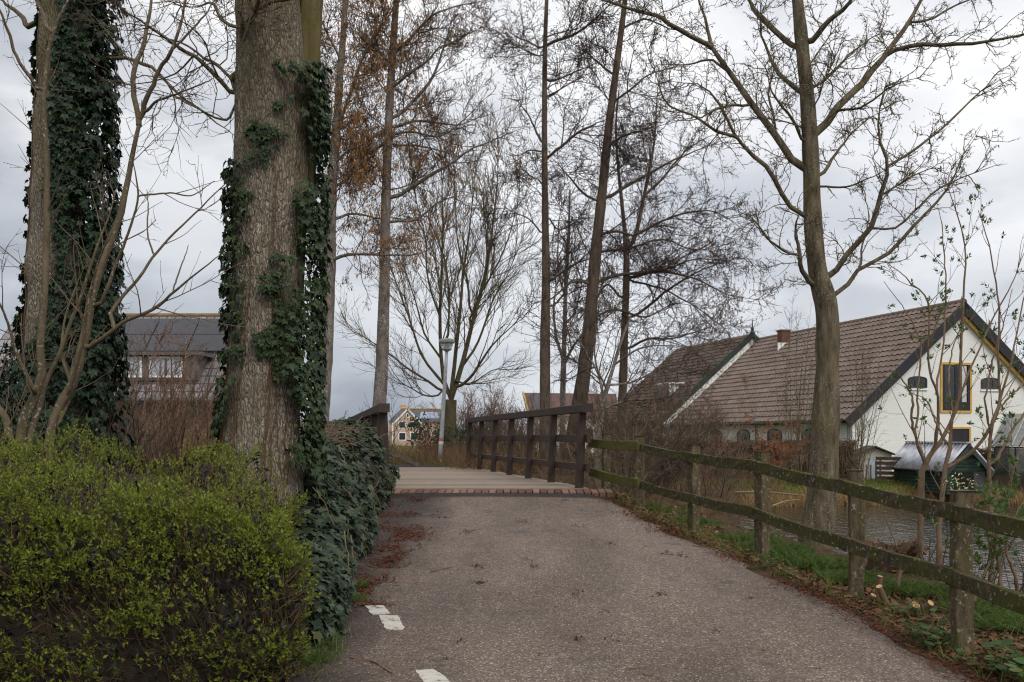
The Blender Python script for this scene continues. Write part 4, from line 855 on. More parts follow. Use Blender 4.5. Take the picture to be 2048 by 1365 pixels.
catsub2 = lambda p: rng.random(len(p)) < np.where((np.abs(p[:, 2] - 9.5) < 4.2) & (p[:, 0] < -2.2), .7, .2)
tree('alder_tree', 'grey alder trunk standing right behind the left railing of the bridge, second from ivy trunk', 'tree', 25,
     [(752, 880, 15.5), (757, 835, 14), (763, 740, 12.6), (768, 600, 11.2), (771, 450, 9.8), (775, 300, 8.8), (781, 180, 7.8), (787, 80, 6.8), (795, -40, 5.4), (800, -200, 3.6), (803, -300, 1.6)],
     [([(784, 402, 7), (815, 378, 6.5), (851, 355, 6), (900, 325, 5), (939, 299, 4), (998, 278, 3), (1030, 262, 2)], -1), ([(783, 247, 6), (815, 215, 5.5), (862, 158, 5), (880, 110, 4), (895, 60, 3), (905, 20, 2)], 1.), ([(785, 178, 5), (810, 150, 5), (860, 115, 4.5), (880, 90, 3.5), (930, 70, 2)], -1), ([(788, 108, 6), (815, 78, 5.5), (850, 42, 5), (880, 20, 4), (950, 5, 2.5)], -1),
      ([(782, 258, 5), (830, 247, 4.5), (870, 249, 4), (930, 253, 3), (980, 220, 2)], 1.5), ([(782, 275, 4), (820, 262, 4), (880, 272, 3), (930, 240, 2.5), (985, 190, 2)], -1.5), ([(780, 442, 5), (825, 442, 4.5), (850, 430, 4), (890, 400, 3), (950, 385, 2)], -.5), ([(769, 262, 6), (735, 285, 5.5), (705, 320, 5), (690, 350, 3)], -1), ([(768, 290, 5), (730, 310, 4), (690, 330, 3)], 1),
      ([(783, 130, 5), (740, 90, 4.5), (720, 100, 4), (690, 140, 2.5)], -1), ([(785, 290, 4), (830, 290, 3.5), (880, 300, 3), (920, 310, 2)], 1)],
     B_PALE, B_TWIG, (12, .4, .98, 1.4, 2.9, 60, .05), ALV(.92), cones=[(.2, 2, .02, .045)], catk=(1., 2, .019, .11, CATK, catsub2), group=gB_)
# --- vase shaped maple behind the lamp
mp_limbs = [([(905, 800, 13), (925, 720, 12), (945, 640, 10), (975, 540, 8), (990, 450, 6), (1000, 360, 4), (1005, 280, 2.5)], 1.), ([(900, 810, 11), (905, 740, 10), (915, 650, 9), (925, 560, 7.5), (935, 470, 6), (945, 380, 4), (950, 300, 2.5)], -1.), ([(893, 800, 10), (880, 700, 9), (878, 600, 8), (882, 500, 6.5), (880, 400, 5), (876, 300, 3), (870, 230, 2)], .5),
    ([(892, 770, 8), (868, 745, 7), (840, 705, 6), (820, 640, 5), (790, 560, 4), (770, 500, 3), (760, 440, 2)], -1), ([(890, 790, 7), (860, 765, 6), (820, 740, 5), (770, 700, 4), (720, 670, 3), (690, 640, 1.8)], 1), ([(885, 720, 6), (850, 670, 5), (830, 600, 4), (800, 520, 3), (775, 470, 2)], 1.5), ([(912, 780, 8), (945, 750, 7), (980, 700, 5.5), (1020, 660, 4), (1060, 630, 2.5)], -1.5), ([(920, 740, 7), (955, 690, 6), (985, 610, 5), (1020, 540, 3.5), (1050, 470, 2)], 1), ([(940, 640, 6), (930, 560, 5), (910, 470, 4), (905, 380, 3), (900, 300, 2)], 1.5),
    ([(930, 660, 6), (960, 580, 5), (975, 480, 4), (970, 400, 3), (975, 320, 2)], -1.5), ([(880, 640, 5), (855, 560, 4.5), (850, 470, 4), (830, 390, 3), (825, 320, 2)], -1), ([(910, 760, 5), (940, 770, 4), (985, 740, 3), (1030, 730, 2)], 1), ([(885, 790, 5), (850, 790, 4), (810, 770, 3), (770, 760, 1.8)], -1.5), ([(895, 700, 6), (900, 600, 5), (890, 520, 4), (860, 440, 3), (850, 370, 2)], 2), ([(960, 590, 5), (1000, 520, 4), (1030, 440, 3), (1045, 380, 2)], -2)]
tree('maple_tree', 'vase shaped bare tree with mossy green limbs directly behind the street lamp', 'tree', 36,
     [(893, 925, 15), (897, 880, 13.5), (900, 840, 12.5), (902, 800, 11)], [([(a_, b_, c_ * .66) for a_, b_, c_ in q_], dr_) for q_, dr_ in mp_limbs], B_MOSS, B_TWIGM, None,
     [(2.6, 1.2, 3.4, 30, 9, .08, .09, .5, .016, .15, 1.), (3.2, .6, 1.9, 34, 7, .11, .08, .6, .010, .1, 1.), (3.6, .25, .9, 36, 5, .13, .06, .65, .007, .1, 1.)], ntr=16, ksides=16)
# --- the near alder on the bank at right
RTL = [([(1604, 347, 10), (1552, 272, 9), (1499, 211, 8.5), (1464, 149, 8), (1429, 97, 7.5), (1411, 18, 6.5), (1395, -40, 6)], .4), ([(1429, 97, 6), (1376, 70, 6), (1319, 35, 5.5), (1244, 13, 4.5), (1190, -2, 3.5), (1120, -20, 2)], -1.0),
    ([(1597, 441, 6), (1565, 391, 6), (1543, 343, 6), (1490, 290, 5), (1464, 250, 4.5), (1433, 193, 4), (1398, 163, 3), (1330, 154, 2)], -.7), ([(1481, 277, 4), (1433, 264, 4), (1385, 229, 3), (1332, 202, 3), (1301, 97, 1.6)], -.8), ([(1634, 574, 8), (1609, 558, 6.5), (1596, 519, 6), (1589, 462, 4.5), (1600, 430, 3)], -.4), ([(1589, 514, 3.5), (1543, 488, 3), (1508, 448, 2.5), (1468, 418, 1.6)], -.5),
    ([(1638, 276, 11), (1666, 220, 9.5), (1719, 163, 9), (1763, 110, 8), (1807, 48, 7), (1840, -10, 6), (1880, -80, 4)], .8), ([(1763, 112, 6), (1824, 97, 5.5), (1886, 99, 5), (1947, 97, 4.5), (2050, 79, 3.5), (2150, 70, 2)], -.6), ([(1620, 90, 8), (1657, 44, 7), (1701, 0, 6), (1740, -60, 4)], -.7), ([(1598, 96, 7), (1565, 70, 7), (1534, 44, 7), (1503, 4, 6), (1470, -50, 4)], .7), ([(1606, 190, 6), (1575, 165, 5.5), (1552, 141, 5), (1530, 97, 4), (1525, 9, 2.5)], .6),
    ([(1650, 566, 9), (1672, 540, 7.5), (1692, 505, 7), (1736, 457, 7), (1754, 396, 6.5), (1771, 334, 5.5), (1747, 264, 4.5), (1758, 193, 3), (1776, 145, 2)], -.6), ([(1771, 334, 3.5), (1846, 286, 3.2), (1908, 233, 3), (1952, 189, 2.6), (2009, 154, 1.8)], .5), ([(1672, 596, 6), (1700, 562, 5.5), (1719, 541, 5), (1771, 510, 5), (1833, 440, 4.5), (1895, 374, 3.5), (1921, 308, 2.4), (1960, 250, 1.6)], .6), ([(1745, 455, 3), (1789, 455, 3), (1864, 387, 2.6), (1916, 365, 2.2), (2009, 338, 1.6)], -.4),
    ([(1638, 358, 5), (1666, 316, 4), (1690, 280, 3), (1740, 235, 2), (1790, 215, 1.4)], .8), ([(1640, 372, 3), (1690, 378, 2.5), (1740, 360, 2), (1800, 330, 1.4)], -.7), ([(1608, 290, 4), (1580, 230, 3.5), (1550, 190, 3), (1530, 130, 1.8)], -.8), ([(1552, 272, 3), (1540, 200, 3), (1550, 120, 2), (1540, 60, 1.4)], .6), ([(1632, 176, 4), (1680, 130, 3.2), (1740, 80, 2.5), (1790, 60, 1.5)], 1.), ([(1754, 396, 3), (1800, 370, 2.6), (1850, 340, 2), (1900, 330, 1.4)], .5), ([(1719, 541, 3), (1725, 490, 2.5), (1740, 430, 2), (1730, 370, 1.5)], .5), ([(1666, 220, 3.5), (1720, 215, 3), (1790, 170, 2.4), (1850, 150, 1.5)], -.8), ([(1807, 48, 3.5), (1860, 40, 3), (1930, 10, 2.4), (2000, -10, 1.5)], .5), ([(1464, 149, 4), (1420, 120, 3), (1370, 130, 2.4), (1310, 130, 1.5)], .6), ([(1499, 211, 3.5), (1450, 215, 3), (1400, 240, 2.2), (1340, 250, 1.5)], -.5)]
tree('alder_tree', 'large mossy alder on the pond bank with spreading limbs, in front of the barn', 'tree', 12.2,
     [(1630, 1092, 33), (1640, 1030, 30), (1646, 960, 28), (1651, 850, 27), (1655, 700, 22), (1652, 610, 22), (1636, 545, 18.5), (1626, 450, 18), (1622, 330, 16), (1615, 200, 14.4), (1605, 100, 13), (1595, 0, 11.5), (1585, -120, 9), (1575, -300, 7), (1570, -420, 3)],
     RTL, B_NEAR, B_TWIGM, limk=.8, rnd=(12, .55, .99, .8, 1.9, 55, .04), levels=[(8., .2, .95, 52, 9, .24, .03, .55, .0068, .06, 1.), (13., .06, .34, 56, 6, .30, .04, .65, .0046, .08, 1.), (20., .025, .085, 56, 3, .3, .08, .85, .0040, .1, 1.)],
     cones=[(.25, 1, .009, .02), (.25, 2, .007, .013)], catk=(.03, 1, .008, .05, CATB, None), ntr=60, ksides=24, knob=.06)
# ---------------------------------------------------------------- ivy clad tree at the left
IVYD = leafmat('dark_ivy_leaf', [rgb(18, 32, 18), rgb(26, 44, 26), rgb(36, 56, 32), rgb(24, 40, 26), rgb(46, 68, 34)], .45, .12, .28)
IVYT = leafmat('trunk_ivy_leaf', [rgb(28, 42, 24), rgb(42, 58, 32), rgb(56, 72, 42), rgb(36, 50, 30), rgb(70, 84, 50)], .5, .12, .25)
IVYG = leafmat('ground_ivy_leaf', [rgb(26, 36, 26), rgb(42, 54, 42), rgb(66, 78, 66), rgb(32, 46, 30), rgb(54, 68, 42), rgb(84, 92, 80), rgb(70, 72, 40)], .62, .12, .16)
VINE = simple('ivy_stem', rgb(84, 64, 48), .9, .3, 5)
def clad(P, R, h):  # trunk point and radius at height h
    return np.stack([np.interp(h, P[:, 2], P[:, i]) for i in range(3)], -1), np.interp(h, P[:, 2], R)
big_limbs = [([(100, 40, 14), (85, 15, 12), (60, -20, 10), (30, -70, 8)], 1), ([(58, 60, 9), (45, 35, 8), (22, 10, 7), (-10, -20, 5)], .3), ([(235, 119, 6), (262, 120, 6), (290, 129, 6), (330, 155, 5.5), (370, 195, 5), (420, 235, 4.5), (470, 270, 3)], -.6), ([(330, 155, 3), (350, 200, 2.4), (360, 250, 2), (390, 280, 1.4)], .5)]
t1, P1, R1, _ = tree('ivy_clad_tree', 'old tree at the left edge whose trunk is swathed in dark ivy', 'tree', 10.5,
     [(110, 960, 70), (108, 880, 60), (108, 750, 54), (110, 600, 52), (114, 450, 50), (118, 300, 48), (124, 150, 46), (130, 0, 44), (136, -150, 40), (140, -330, 32), (142, -480, 20)],
     big_limbs, barkmat('rough_bark', rgb(62, 50, 42), rgb(120, 102, 88), None, .3, 9, .3, 1.), B_TWIG, (8, .75, .99, 1., 2., 60, .05), [(5., .3, 1.1, 50, 8, .22, .02, .5, .005, .1, 1.), (8., .12, .5, 50, 6, .27, .0, .55, .0036, .1, 1.)], cones=[(.3, 1, .01, .022)], ntr=50, ksides=28, knob=.07)
def ivy_on(P, R, n, h0, h1, keep, off, size, tmpl=(IVY_V, IVY_F)):
    h = rng.uniform(h0, h1, n); th = rng.uniform(0, 2 * pi, n); c, r = clad(P, R, h)
    k = keep(h, th, c, r); h, th, c, r = h[k], th[k], c[k], r[k]; N = len(h)
    nr = np.stack([np.cos(th), np.sin(th), np.zeros(N)], -1)
    o = off(h, th) * rng.random(N) ** .45 + .015
    pos = c + nr * (r + o)[:, None]
    nn = unit(nr + np.array([0, 0, .45]) + rng.normal(0, .38, (N, 3)))
    tip = np.stack([rng.normal(0, .55, N), rng.normal(0, .55, N), -np.ones(N)], -1) + nr * .35
    tip = unit(tip - (tip * nn).sum(1, keepdims=True) * nn * .8)
    s = size[0] + (size[1] - size[0]) * rng.random(N) ** 1.5
    return pos, frames(tip, nn), s
def wid(h): return np.interp(h, [0, 2, 3, 4.5, 7], [.42, .42, .36, .30, .30])
def offl(h, th):
    r = np.cos(th); return np.where(r > 0, wid(h) * (.4 + .75 * r ** .7 * 1.0), np.interp(h, [0, 1.5, 2.3, 3.2, 5], [.55, .45, .25, .08, .04]) * (.5 + .5 * -r))
def keepl(h, th, c, r):
    a = np.degrees((th + pi / 2 + pi) % (2 * pi) - pi)      # 0 = facing the camera, + right
    bare = (a > -80 - vn(h * 2, h * 0, 4) * 14) & (a < 12 + (fbm(h * 2.2, h * 0, 3, 4) - .5) * 50) & (h > 2.15 + .5 * vn(a * .1, h * 0, 7))
    thin = (a > -120) & (a < -62) & (rng.random(len(h)) > .55) | (fbm(a * .05 + 7, h * 1.6, 3, 71) < .42) & (rng.random(len(h)) > .25)
    return ~bare & ~thin
iv = thing('climbing_ivy', 'dense curtain of dark green ivy wrapped round the leftmost tree', 'ivy', (P1[0][0] + .4, P1[0][1] - .3, base_z(P1[0])))
pos, fr, s = ivy_on(P1, R1, 30000, .2, 7.6, keepl, offl, (.055, .115))
mb = MB(); mb.stamp(IVY_V, IVY_F, pos, fr, s); mb.build('leaves', IVYD, iv)
mb = MB()
for i in range(16):
    a = rng.uniform(-1.0, 3.6); hh = np.linspace(.1, rng.uniform(3, 7), 22); c, r = clad(P1, R1, hh); an = a + np.cumsum(rng.normal(0, .05, 22)); p = c + np.stack([np.cos(an), np.sin(an), 0 * an], -1) * (r + .012 + .5 * offl(hh, an) * (np.cos(an) > 0))[:, None]; mb.tubes(p, np.linspace(.012, .004, 22), 5)
mb.build('stems', VINE, iv)
# ---------------------------------------------------------------- the big furrowed trunk
D0 = 8.6
T0 = [(518, 1180, 104), (518, 1060, 92), (520, 960, 84), (524, 860, 77), (530, 750, 71.5), (535, 600, 69.5), (539, 450, 70), (541, 300, 70), (541, 150, 68), (538, 50, 66), (534, -60, 62), (532, -220, 56), (530, -400, 50), (528, -560, 42)]
P0, R0 = pxlimb(T0, D0, 0, 480); b0 = P0[0].copy()
bt = thing('lime_tree', 'massive furrowed grey brown tree trunk standing behind the leafy hedge, partly ivied', 'tree', (b0[0], b0[1], base_z(b0)))
def furrow(P, R, k, seed, amp, fr=5.5):
    n = len(P); th = np.arange(k) * 2 * pi / k; A, Hh = np.meshgrid(th, P[:, 2])
    cx, sx_ = np.cos(A), np.sin(A); Rm = R.mean()
    arc = A * Rm
    wob = (fbm(arc * 3 + 2, Hh * 1.3, 3, seed) - .5) * .16
    q = np.abs(fbm((arc + wob) * 17, Hh * fr * .30, 3, seed + 3) * 2 - 1)
    q2 = fbm((arc + wob) * 44, Hh * 7, 3, seed + 5)
    # blend across the seam at the back
    dist = np.minimum(A, 2 * pi - A); 
    disp = (np.minimum(q * 2.6, 1.) - .6) * amp + (q2 - .5) * amp * .7 + (fbm(cx * 1.7 + 3, Hh * .8 + sx_ * 1.7, 3, seed + 9) - .5) * .05
    r = R[:, None] + disp
    # theta = 0 points away from the camera
    V = np.stack([P[:, 0:1] + r * sx_, P[:, 1:2] + r * cx, np.broadcast_to(P[:, 2:3], r.shape)], -1); return V
mb = MB(); mb.grid(furrow(P0, R0, 260, 40, .009), wrap=True)
S0 = [(598, 470, 14), (603, 400, 22), (607, 300, 28), (610, 220, 30), (614, 120, 29), (618, 30, 28), (624, -60, 26), (636, -220, 22), (650, -400, 16)]
PS, RS = pxlimb(S0, D0 + .08, .2, 220)
m = M('furrowed_bark'); v = m.map((1, 1, .26)); fine = m.noise(75, 5, m.map((1, 1, .5)))
nv = m.n('ShaderNodeTexNoise'); nv.inputs['Scale'].default_value = 9; nv.inputs['Detail'].default_value = 4; m.l(v, nv.inputs['Vector'])
va = m.n('ShaderNodeVectorMath', operation='MULTIPLY_ADD'); m.l(nv.outputs['Color'], va.inputs[0]); va.inputs[1].default_value = (.085, .085, .06); m.l(v, va.inputs[2])
e1 = m.voro(40, va.outputs[0], 'DISTANCE_TO_EDGE'); cell = m.voro(40, va.outputs[0], 'F1', 'Color'); e2 = m.voro(80, va.outputs[0], 'DISTANCE_TO_EDGE')
a = m.math('ADD', m.ramp(e1, [(0., 0.), (.22, .8), (.5, 1.)]), m.math('MULTIPLY', m.ramp(e2, [(0., 0.), (.2, 1.)]), .3))
c = m.ramp(a, [(.10, rgb(64, 55, 46)), (.42, rgb(110, 99, 84)), (1., rgb(138, 128, 110))]); c = m.mix(.35, c, m.ramp(m.sep(cell)[0], [(0, rgb(90, 80, 68)), (1, rgb(158, 148, 132))]))
li = m.ramp(fine, [(.56, 0.), (.62, .85)]); lk = m.ramp(m.noise(1.7, 4), [(.42, 0.), (.6, 1.)]); c = m.mix(m.math('MULTIPLY', li, lk), c, rgb(190, 188, 176))
hz = m.sep()[2]; gr = m.ramp(m.math('ADD', m.math('MULTIPLY', m.noise(2.3, 5), 1.), m.math('MULTIPLY', m.math('SUBTRACT', hz, 2.6), .10)), [(.55, 0.), (.78, .6)]); c = m.mix(gr, c, rgb(92, 86, 54))
geo = m.n('ShaderNodeNewGeometry').outputs['Pointiness']
m.col(c); m.rough(.95); m.spec(.12); m.bump(m.math('ADD', a, m.math('MULTIPLY', fine, .4)), .9, .016); FUR = m.m
for ch in t1.children:
    if ch.name.startswith('trunk'): ch.data.materials[0] = FUR
LPp = []; 
BL = [([(474, 200, 5.5), (440, 160, 5.5), (400, 120, 5), (350, 90, 4.5), (300, 55, 4), (245, 15, 3), (220, -10, 2)], -.6), ([(472, 172, 4), (440, 135, 3.5), (410, 118, 3), (370, 92, 2.6), (310, 75, 2), (270, 60, 1.4)], .7), ([(484, 62, 8), (500, 40, 7.5), (518, 20, 7), (528, -20, 6), (535, -60, 4)], -.9), ([(519, 18, 5), (545, 10, 4.5), (580, 2, 4), (620, -10, 3)], -.4), ([(490, 150, 11), (489, 105, 11), (484, 64, 10), (478, 30, 7)], -.45), ([(472, 60, 4), (440, 40, 3.5), (420, 10, 3), (380, 20, 2), (340, 10, 1.4)], .6), ([(470, 230, 3), (440, 240, 2.6), (400, 225, 2.2), (340, 200, 1.6), (300, 205, 1.2)], -.5)]
LP0, LR0 = attach([q for q, _ in BL], [e for _, e in BL], D0, P0 - np.array([0, .0, 0]), 14, .9, .006); LP0 = np.array(LP0); LR0 = np.array(LR0)
mb.tubes(LP0, LR0, 8); mb.build('trunk', FUR, bt, True)
mb = MB(); mb.grid(furrow(PS, RS, 90, 77, .010), wrap=True); mb.build('second_stem', barkmat('mossy_stem_bark', rgb(58, 50, 36), rgb(104, 92, 66), rgb(92, 86, 46), .45, 12, .3, .9), bt, True)
up_l = [pxlimb([(520 + 20 * i, -380 - 20 * i, 16), (470 + 60 * i, -560, 12), (400 + 110 * i, -700, 8), (330 + 170 * i, -820, 4)], D0, (-1) ** i * 1.2, 14) for i in range(4)]
ul = np.array([a for a, _ in up_l]); ur = np.array([b for _, b in up_l]); cb = MB(); cb.tubes(ul, ur, 8)
tl = np.concatenate([LP0, ul]); tr = np.concatenate([LR0, ur])
q1, r1 = grow(tl, tr, 8., .35, 1.2, 46, 8, .2, .0, .5, .005, .15, 1.); q2, r2 = grow(q1, r1, 8.5, .15, .55, 48, 7, .28, .0, .6, .0035, .1, 1.); q3, r3 = grow(q2, r2, 7., .05, .2, 48, 4, .3, .0, .65, .0026, .1, 1.)
for q, r in ((q1, r1), (q2, r2), (q3, r3)): cb.tubes(q, r, 3 if q is not q1 else 5)
cb.build('crown', B_TWIG, bt, True)
mb = MB(); p, dr = tips(q3, sel=.35); N = len(p); mb.stamp(OCT_V, OCT_F, p, frames(unit(dr - [0, 0, .5]), rv(N)), np.stack([np.full(N, .011), np.full(N, .024), np.full(N, .011)], 1)); mb.build('cones', CONE, bt)
def inpoly(px, py, poly):
    r = np.zeros(len(px), bool); n = len(poly)
    for i in range(n):
        (x0, y0), (x1, y1) = poly[i], poly[(i + 1) % n]
        c = ((y0 > py) != (y1 > py)) & (px < (x1 - x0) * (py - y0) / (y1 - y0 + 1e-9) + x0); r ^= c
    return r
IVP = [[(586, 130), (640, 110), (660, 400), (655, 960), (600, 990), (585, 940), (578, 860), (560, 790), (530, 720), (532, 560), (528, 500), (552, 500), (575, 640), (590, 560), (588, 430), (596, 330), (598, 200)],
       [(420, 880), (452, 860), (470, 780), (484, 640), (486, 520), (496, 420), (498, 350), (540, 300), (548, 250), (520, 245), (492, 290), (462, 300), (440, 420), (425, 640), (415, 820)], [(480, 560), (500, 560), (494, 740), (478, 740)], [(540, 200), (570, 200), (565, 225), (535, 222)], [(546, 120), (560, 120), (596, 160), (590, 175)]]
def keep0(h, th, c, r):
    px = c[:, 0] + np.cos(th) * r; py = c[:, 1] + np.sin(th) * r; u = CX + px * F / py; w = HY - (h - H) * F / py
    nz_ = (fbm(u * .03, w * .03, 4, 12) - .5) * 84
    fr = np.sin(th) < .15; k = np.zeros(len(h), bool)
    for q in IVP: k |= inpoly(u + nz_, w + nz_ * .4, q)
    side = (np.sin(th) >= .15) & (w > 160) & (rng.random(len(h)) < np.where(np.cos(th) < 0, .8, .5)) & ((np.cos(th) > .2) | (w > 320))
    k &= (rng.random(len(h)) < np.where(u < 500, np.where(w > 480, .42, .55), .95)) & (fbm(u * .05 + 9, w * .035, 3, 61) > np.where(u > 580, .25, .36))
    return (fr & k) | side
off0 = lambda h, th: np.where(np.cos(th) > .55, .20, np.where(np.cos(th) < -.6, .075, .05))
vi = thing('climbing_ivy', 'ivy climbing both edges of the massive furrowed trunk, thickest on its right', 'ivy', (b0[0] + .3, b0[1] - .3, base_z(b0)))
pos, fr, s = ivy_on(P0, R0, 26000, .6, 5.9, keep0, off0, (.035, .085))
big = rng.random(len(s)) < np.clip((pos[:, 0] - (-1.95)) * 2, 0, .5); s = np.where(big, s * 1.3, s)
mb = MB(); mb.stamp(IVY_V, IVY_F, pos, fr, s); mb.build('leaves', IVYT, vi)
mb = MB()
for i in range(14):
    sd = i % 2; u0_ = rng.uniform(560, 600) if sd else rng.uniform(440, 500); w = np.linspace(970, rng.uniform(250, 700), 26); hh = H + (HY - w) * (D0 - .55) / F; c, r = clad(P0, R0, hh)
    th = (-pi / 2 + rng.uniform(.25, 1.2) * (1 if sd else -1)) + np.cumsum(rng.normal(0, .03, 26)); mb.tubes(c + np.stack([np.cos(th), np.sin(th), 0 * th], -1) * (r + .012)[:, None], np.linspace(.007, .003, 26) * rng.uniform(.6, 1.2), 5)
mb.build('stems', VINE, vi)
# ---------------------------------------------------------------- hazel-like small tree in front of the ivy tree
HZ = [([(39, 1000, 14), (39, 862, 12), (63, 799, 11), (81, 767, 10), (76, 721, 9.5), (81, 651, 9), (88, 545, 8.5), (90, 440, 8.5), (90, 320, 8), (83, 197, 7), (86, 158, 6.5), (93, 88, 6), (102, 53, 5), (130, 0, 4), (150, -60, 3)], 0), ([(98, 60, 5), (88, 30, 4.5), (74, -5, 4), (66, -60, 3)], .3), ([(76, 185, 5), (60, 158, 4.5), (35, 123, 4), (14, 67, 4), (0, 28, 3.5), (-20, -20, 3)], -.3), ([(56, 1000, 11), (56, 897, 9), (76, 827, 7.5), (88, 774, 6), (123, 697, 5), (151, 616, 4.5), (190, 510, 4), (214, 440, 3), (235, 380, 2)], .4),
    ([(95, 980, 11), (102, 872, 10), (120, 813, 10.5), (148, 778, 11.5), (165, 721, 12), (183, 637, 11.5), (200, 556, 11), (225, 486, 10.5), (243, 440, 10), (260, 352, 9), (281, 253, 8)], .3), ([(281, 253, 7), (267, 183, 6.5), (267, 134, 6), (285, 81, 5.5), (299, 0, 4), (305, -60, 3)], .4), ([(283, 240, 6.5), (292, 197, 6), (316, 141, 5), (345, 98, 4.5), (373, 0, 3.5), (390, -50, 2.5)], -.3), ([(334, 109, 3.2), (360, 85, 3), (390, 55, 2.6), (422, 14, 2), (440, -10, 1.5)], .3), ([(290, 226, 4), (312, 205, 3.2), (337, 193, 3), (380, 180, 2.4), (422, 162, 2)], -.4),
    ([(175, 700, 6), (190, 686, 5.5), (246, 647, 4.5), (309, 616, 4.2), (345, 584, 3.5), (400, 545, 2.6), (447, 507, 1.8)], -.5), ([(215, 640, 5), (229, 616, 4.5), (281, 556, 3.6), (309, 514, 3.2), (373, 443, 2.6), (450, 366, 1.8)], .5), ([(200, 620, 5), (211, 588, 4.5), (232, 538, 4.2), (253, 486, 3.6), (267, 440, 3.2), (274, 390, 3), (267, 351, 2.2), (262, 320, 1.6)], -.3), ([(74, 790, 6), (67, 777, 5.5), (39, 714, 4.5), (18, 644, 3.5), (0, 600, 3), (-20, 550, 2)], -.4), ([(25, 960, 11), (21, 855, 10), (0, 816, 9), (-20, 780, 7), (-50, 720, 5)], 0), ([(274, 392, 2.4), (320, 388, 2.2), (345, 386, 2), (380, 392, 1.8), (430, 360, 1.4)], .2), ([(130, 800, 5), (160, 700, 4), (180, 600, 3.4), (200, 520, 2.8), (225, 450, 2)], -.5), ([(309, 514, 2.4), (295, 470, 2), (294, 420, 1.8), (290, 380, 1.2)], .3), ([(110, 860, 6), (140, 780, 5), (118, 700, 3.4), (125, 640, 3), (150, 560, 2.4)], .6), ([(345, 584, 2), (360, 530, 1.8), (372, 490, 1.4)], .2)]
hb = at(50, 1000, 8.0)
hz_ = thing('hazel_tree', 'slender multi-stemmed tree with smooth brown stems in front of the ivy curtain', 'tree', (hb[0], hb[1], base_z(hb)))
LP, LR = attach([q for q, _ in HZ], [e for _, e in HZ], 8.0, np.zeros((0, 3)), 22, .82, .004, lambda q: q[0][1] >= 955, .4); LP = np.array(LP); LR = np.array(LR)
for i in range(len(LP)):
    if HZ[i][0][0][1] >= 955: LP[i, 0, 2] = base_z(LP[i, 0]) - .05
mb = MB(); mb.tubes(LP, LR, 12); mb.build('trunk', B_HAZ, hz_, True)
Lg = seglen(LP); cb = MB()
q1, r1 = grow(LP, LR, 2.4, .3, 1.2, 42, 8, .08, .05, .4, .0042, .25, 1.); q2, r2 = grow(q1, r1, 4.6, .10, .45, 42, 6, .1, .04, .65, .003, .15, 1.); q3, r3 = grow(q2, r2, 3.5, .03, .12, 45, 3, .1, .05, .8, .0026, .1, 1.)
for q, r in ((q1, r1), (q2, r2), (q3, r3)): cb.tubes(q, r, 4)
cb.build('crown', B_BRN, hz_, True)
mb = MB(); p = np.concatenate([tips(q2)[0], tips(q3)[0]]); dr = np.concatenate([tips(q2)[1], tips(q3)[1]]); N = len(p); mb.stamp(OCT_V, OCT_F, p, frames(dr, rv(N)), np.stack([np.full(N, .007), np.full(N, .016), np.full(N, .007)], 1)); mb.build('buds', B_BRN, hz_)
# ================================================================ shrubs, hedges, plants
def shrub(name, label, c, r, h, nst, mat, lv, group=None, cat='shrub', leaf=None, lean=.25, rad=.012, up=.02, wander=.1):
    c = np.array([c[0], c[1], base_z(c)]); th = thing(name, label, cat, c, group); n = 10
    a = rng.uniform(0, 2 * pi, nst); rr = np.sqrt(rng.random(nst)) * r * .45
    P = np.zeros((nst, n, 3)); P[:, 0] = c + np.stack([np.cos(a) * rr, np.sin(a) * rr, -.05 + 0 * a], -1)
    P[:, 0, 2] = np.maximum(land(P[:, 0, 0], P[:, 0, 1]), WZ - .1) - .04
    d = unit(np.stack([np.cos(a) * lean * rng.uniform(.2, 1.5, nst), np.sin(a) * lean * rng.uniform(.2, 1.5, nst), np.ones(nst)], -1)); ln = h * rng.uniform(.55, 1.08, nst)
    for k in range(1, n): d = unit(d + rng.normal(0, wander, (nst, 3)) + [0, 0, up]); P[:, k] = P[:, k - 1] + d * (ln / (n - 1))[:, None]
    R = (rng.uniform(.6, 1.2, nst) * rad)[:, None] * np.linspace(1, .3, n)[None]
    mb = MB(); mb.tubes(P, R, 5); mb.build('stems', mat, th, True); q, rr_ = P, R; cb = MB(); al = []
    for l in lv: q, rr_ = grow(q, rr_, *l); cb.tubes(q, rr_, 3); al.append(q)
    if cb.n: cb.build('twigs', mat, th, True)
    if leaf:
        lm, lvl, sel, s0, s1, rep = leaf; mb = MB(); p, dr = tips(al[lvl], sel=sel); N = len(p)
        for k in range(rep): mb.stamp(LEAF_V, LEAF_F, p + rng.normal(0, .05, (N, 3)), frames(unit(dr + rng.normal(0, .8, (N, 3))), rv(N)), rng.uniform(s0, s1, N))
        mb.build('leaves', lm, th)
    return th
SL = lambda k=1., m=1.: [(4.2 * k, .25 * m, 1. * m, 38, 7, .14, .03, .6, .006, .1, 1.), (6. * k, .12 * m, .5 * m, 42, 5, .18, .02, .65, .0048, .1, 1.)]
SL3 = lambda k=1., m=1.: SL(k, m) + [(6.5 * k, .06 * m, .25 * m, 42, 4, .2, 0, .75, .004, .1, 1.)]
gC = 'leafless brown shrubs right of the bridge'
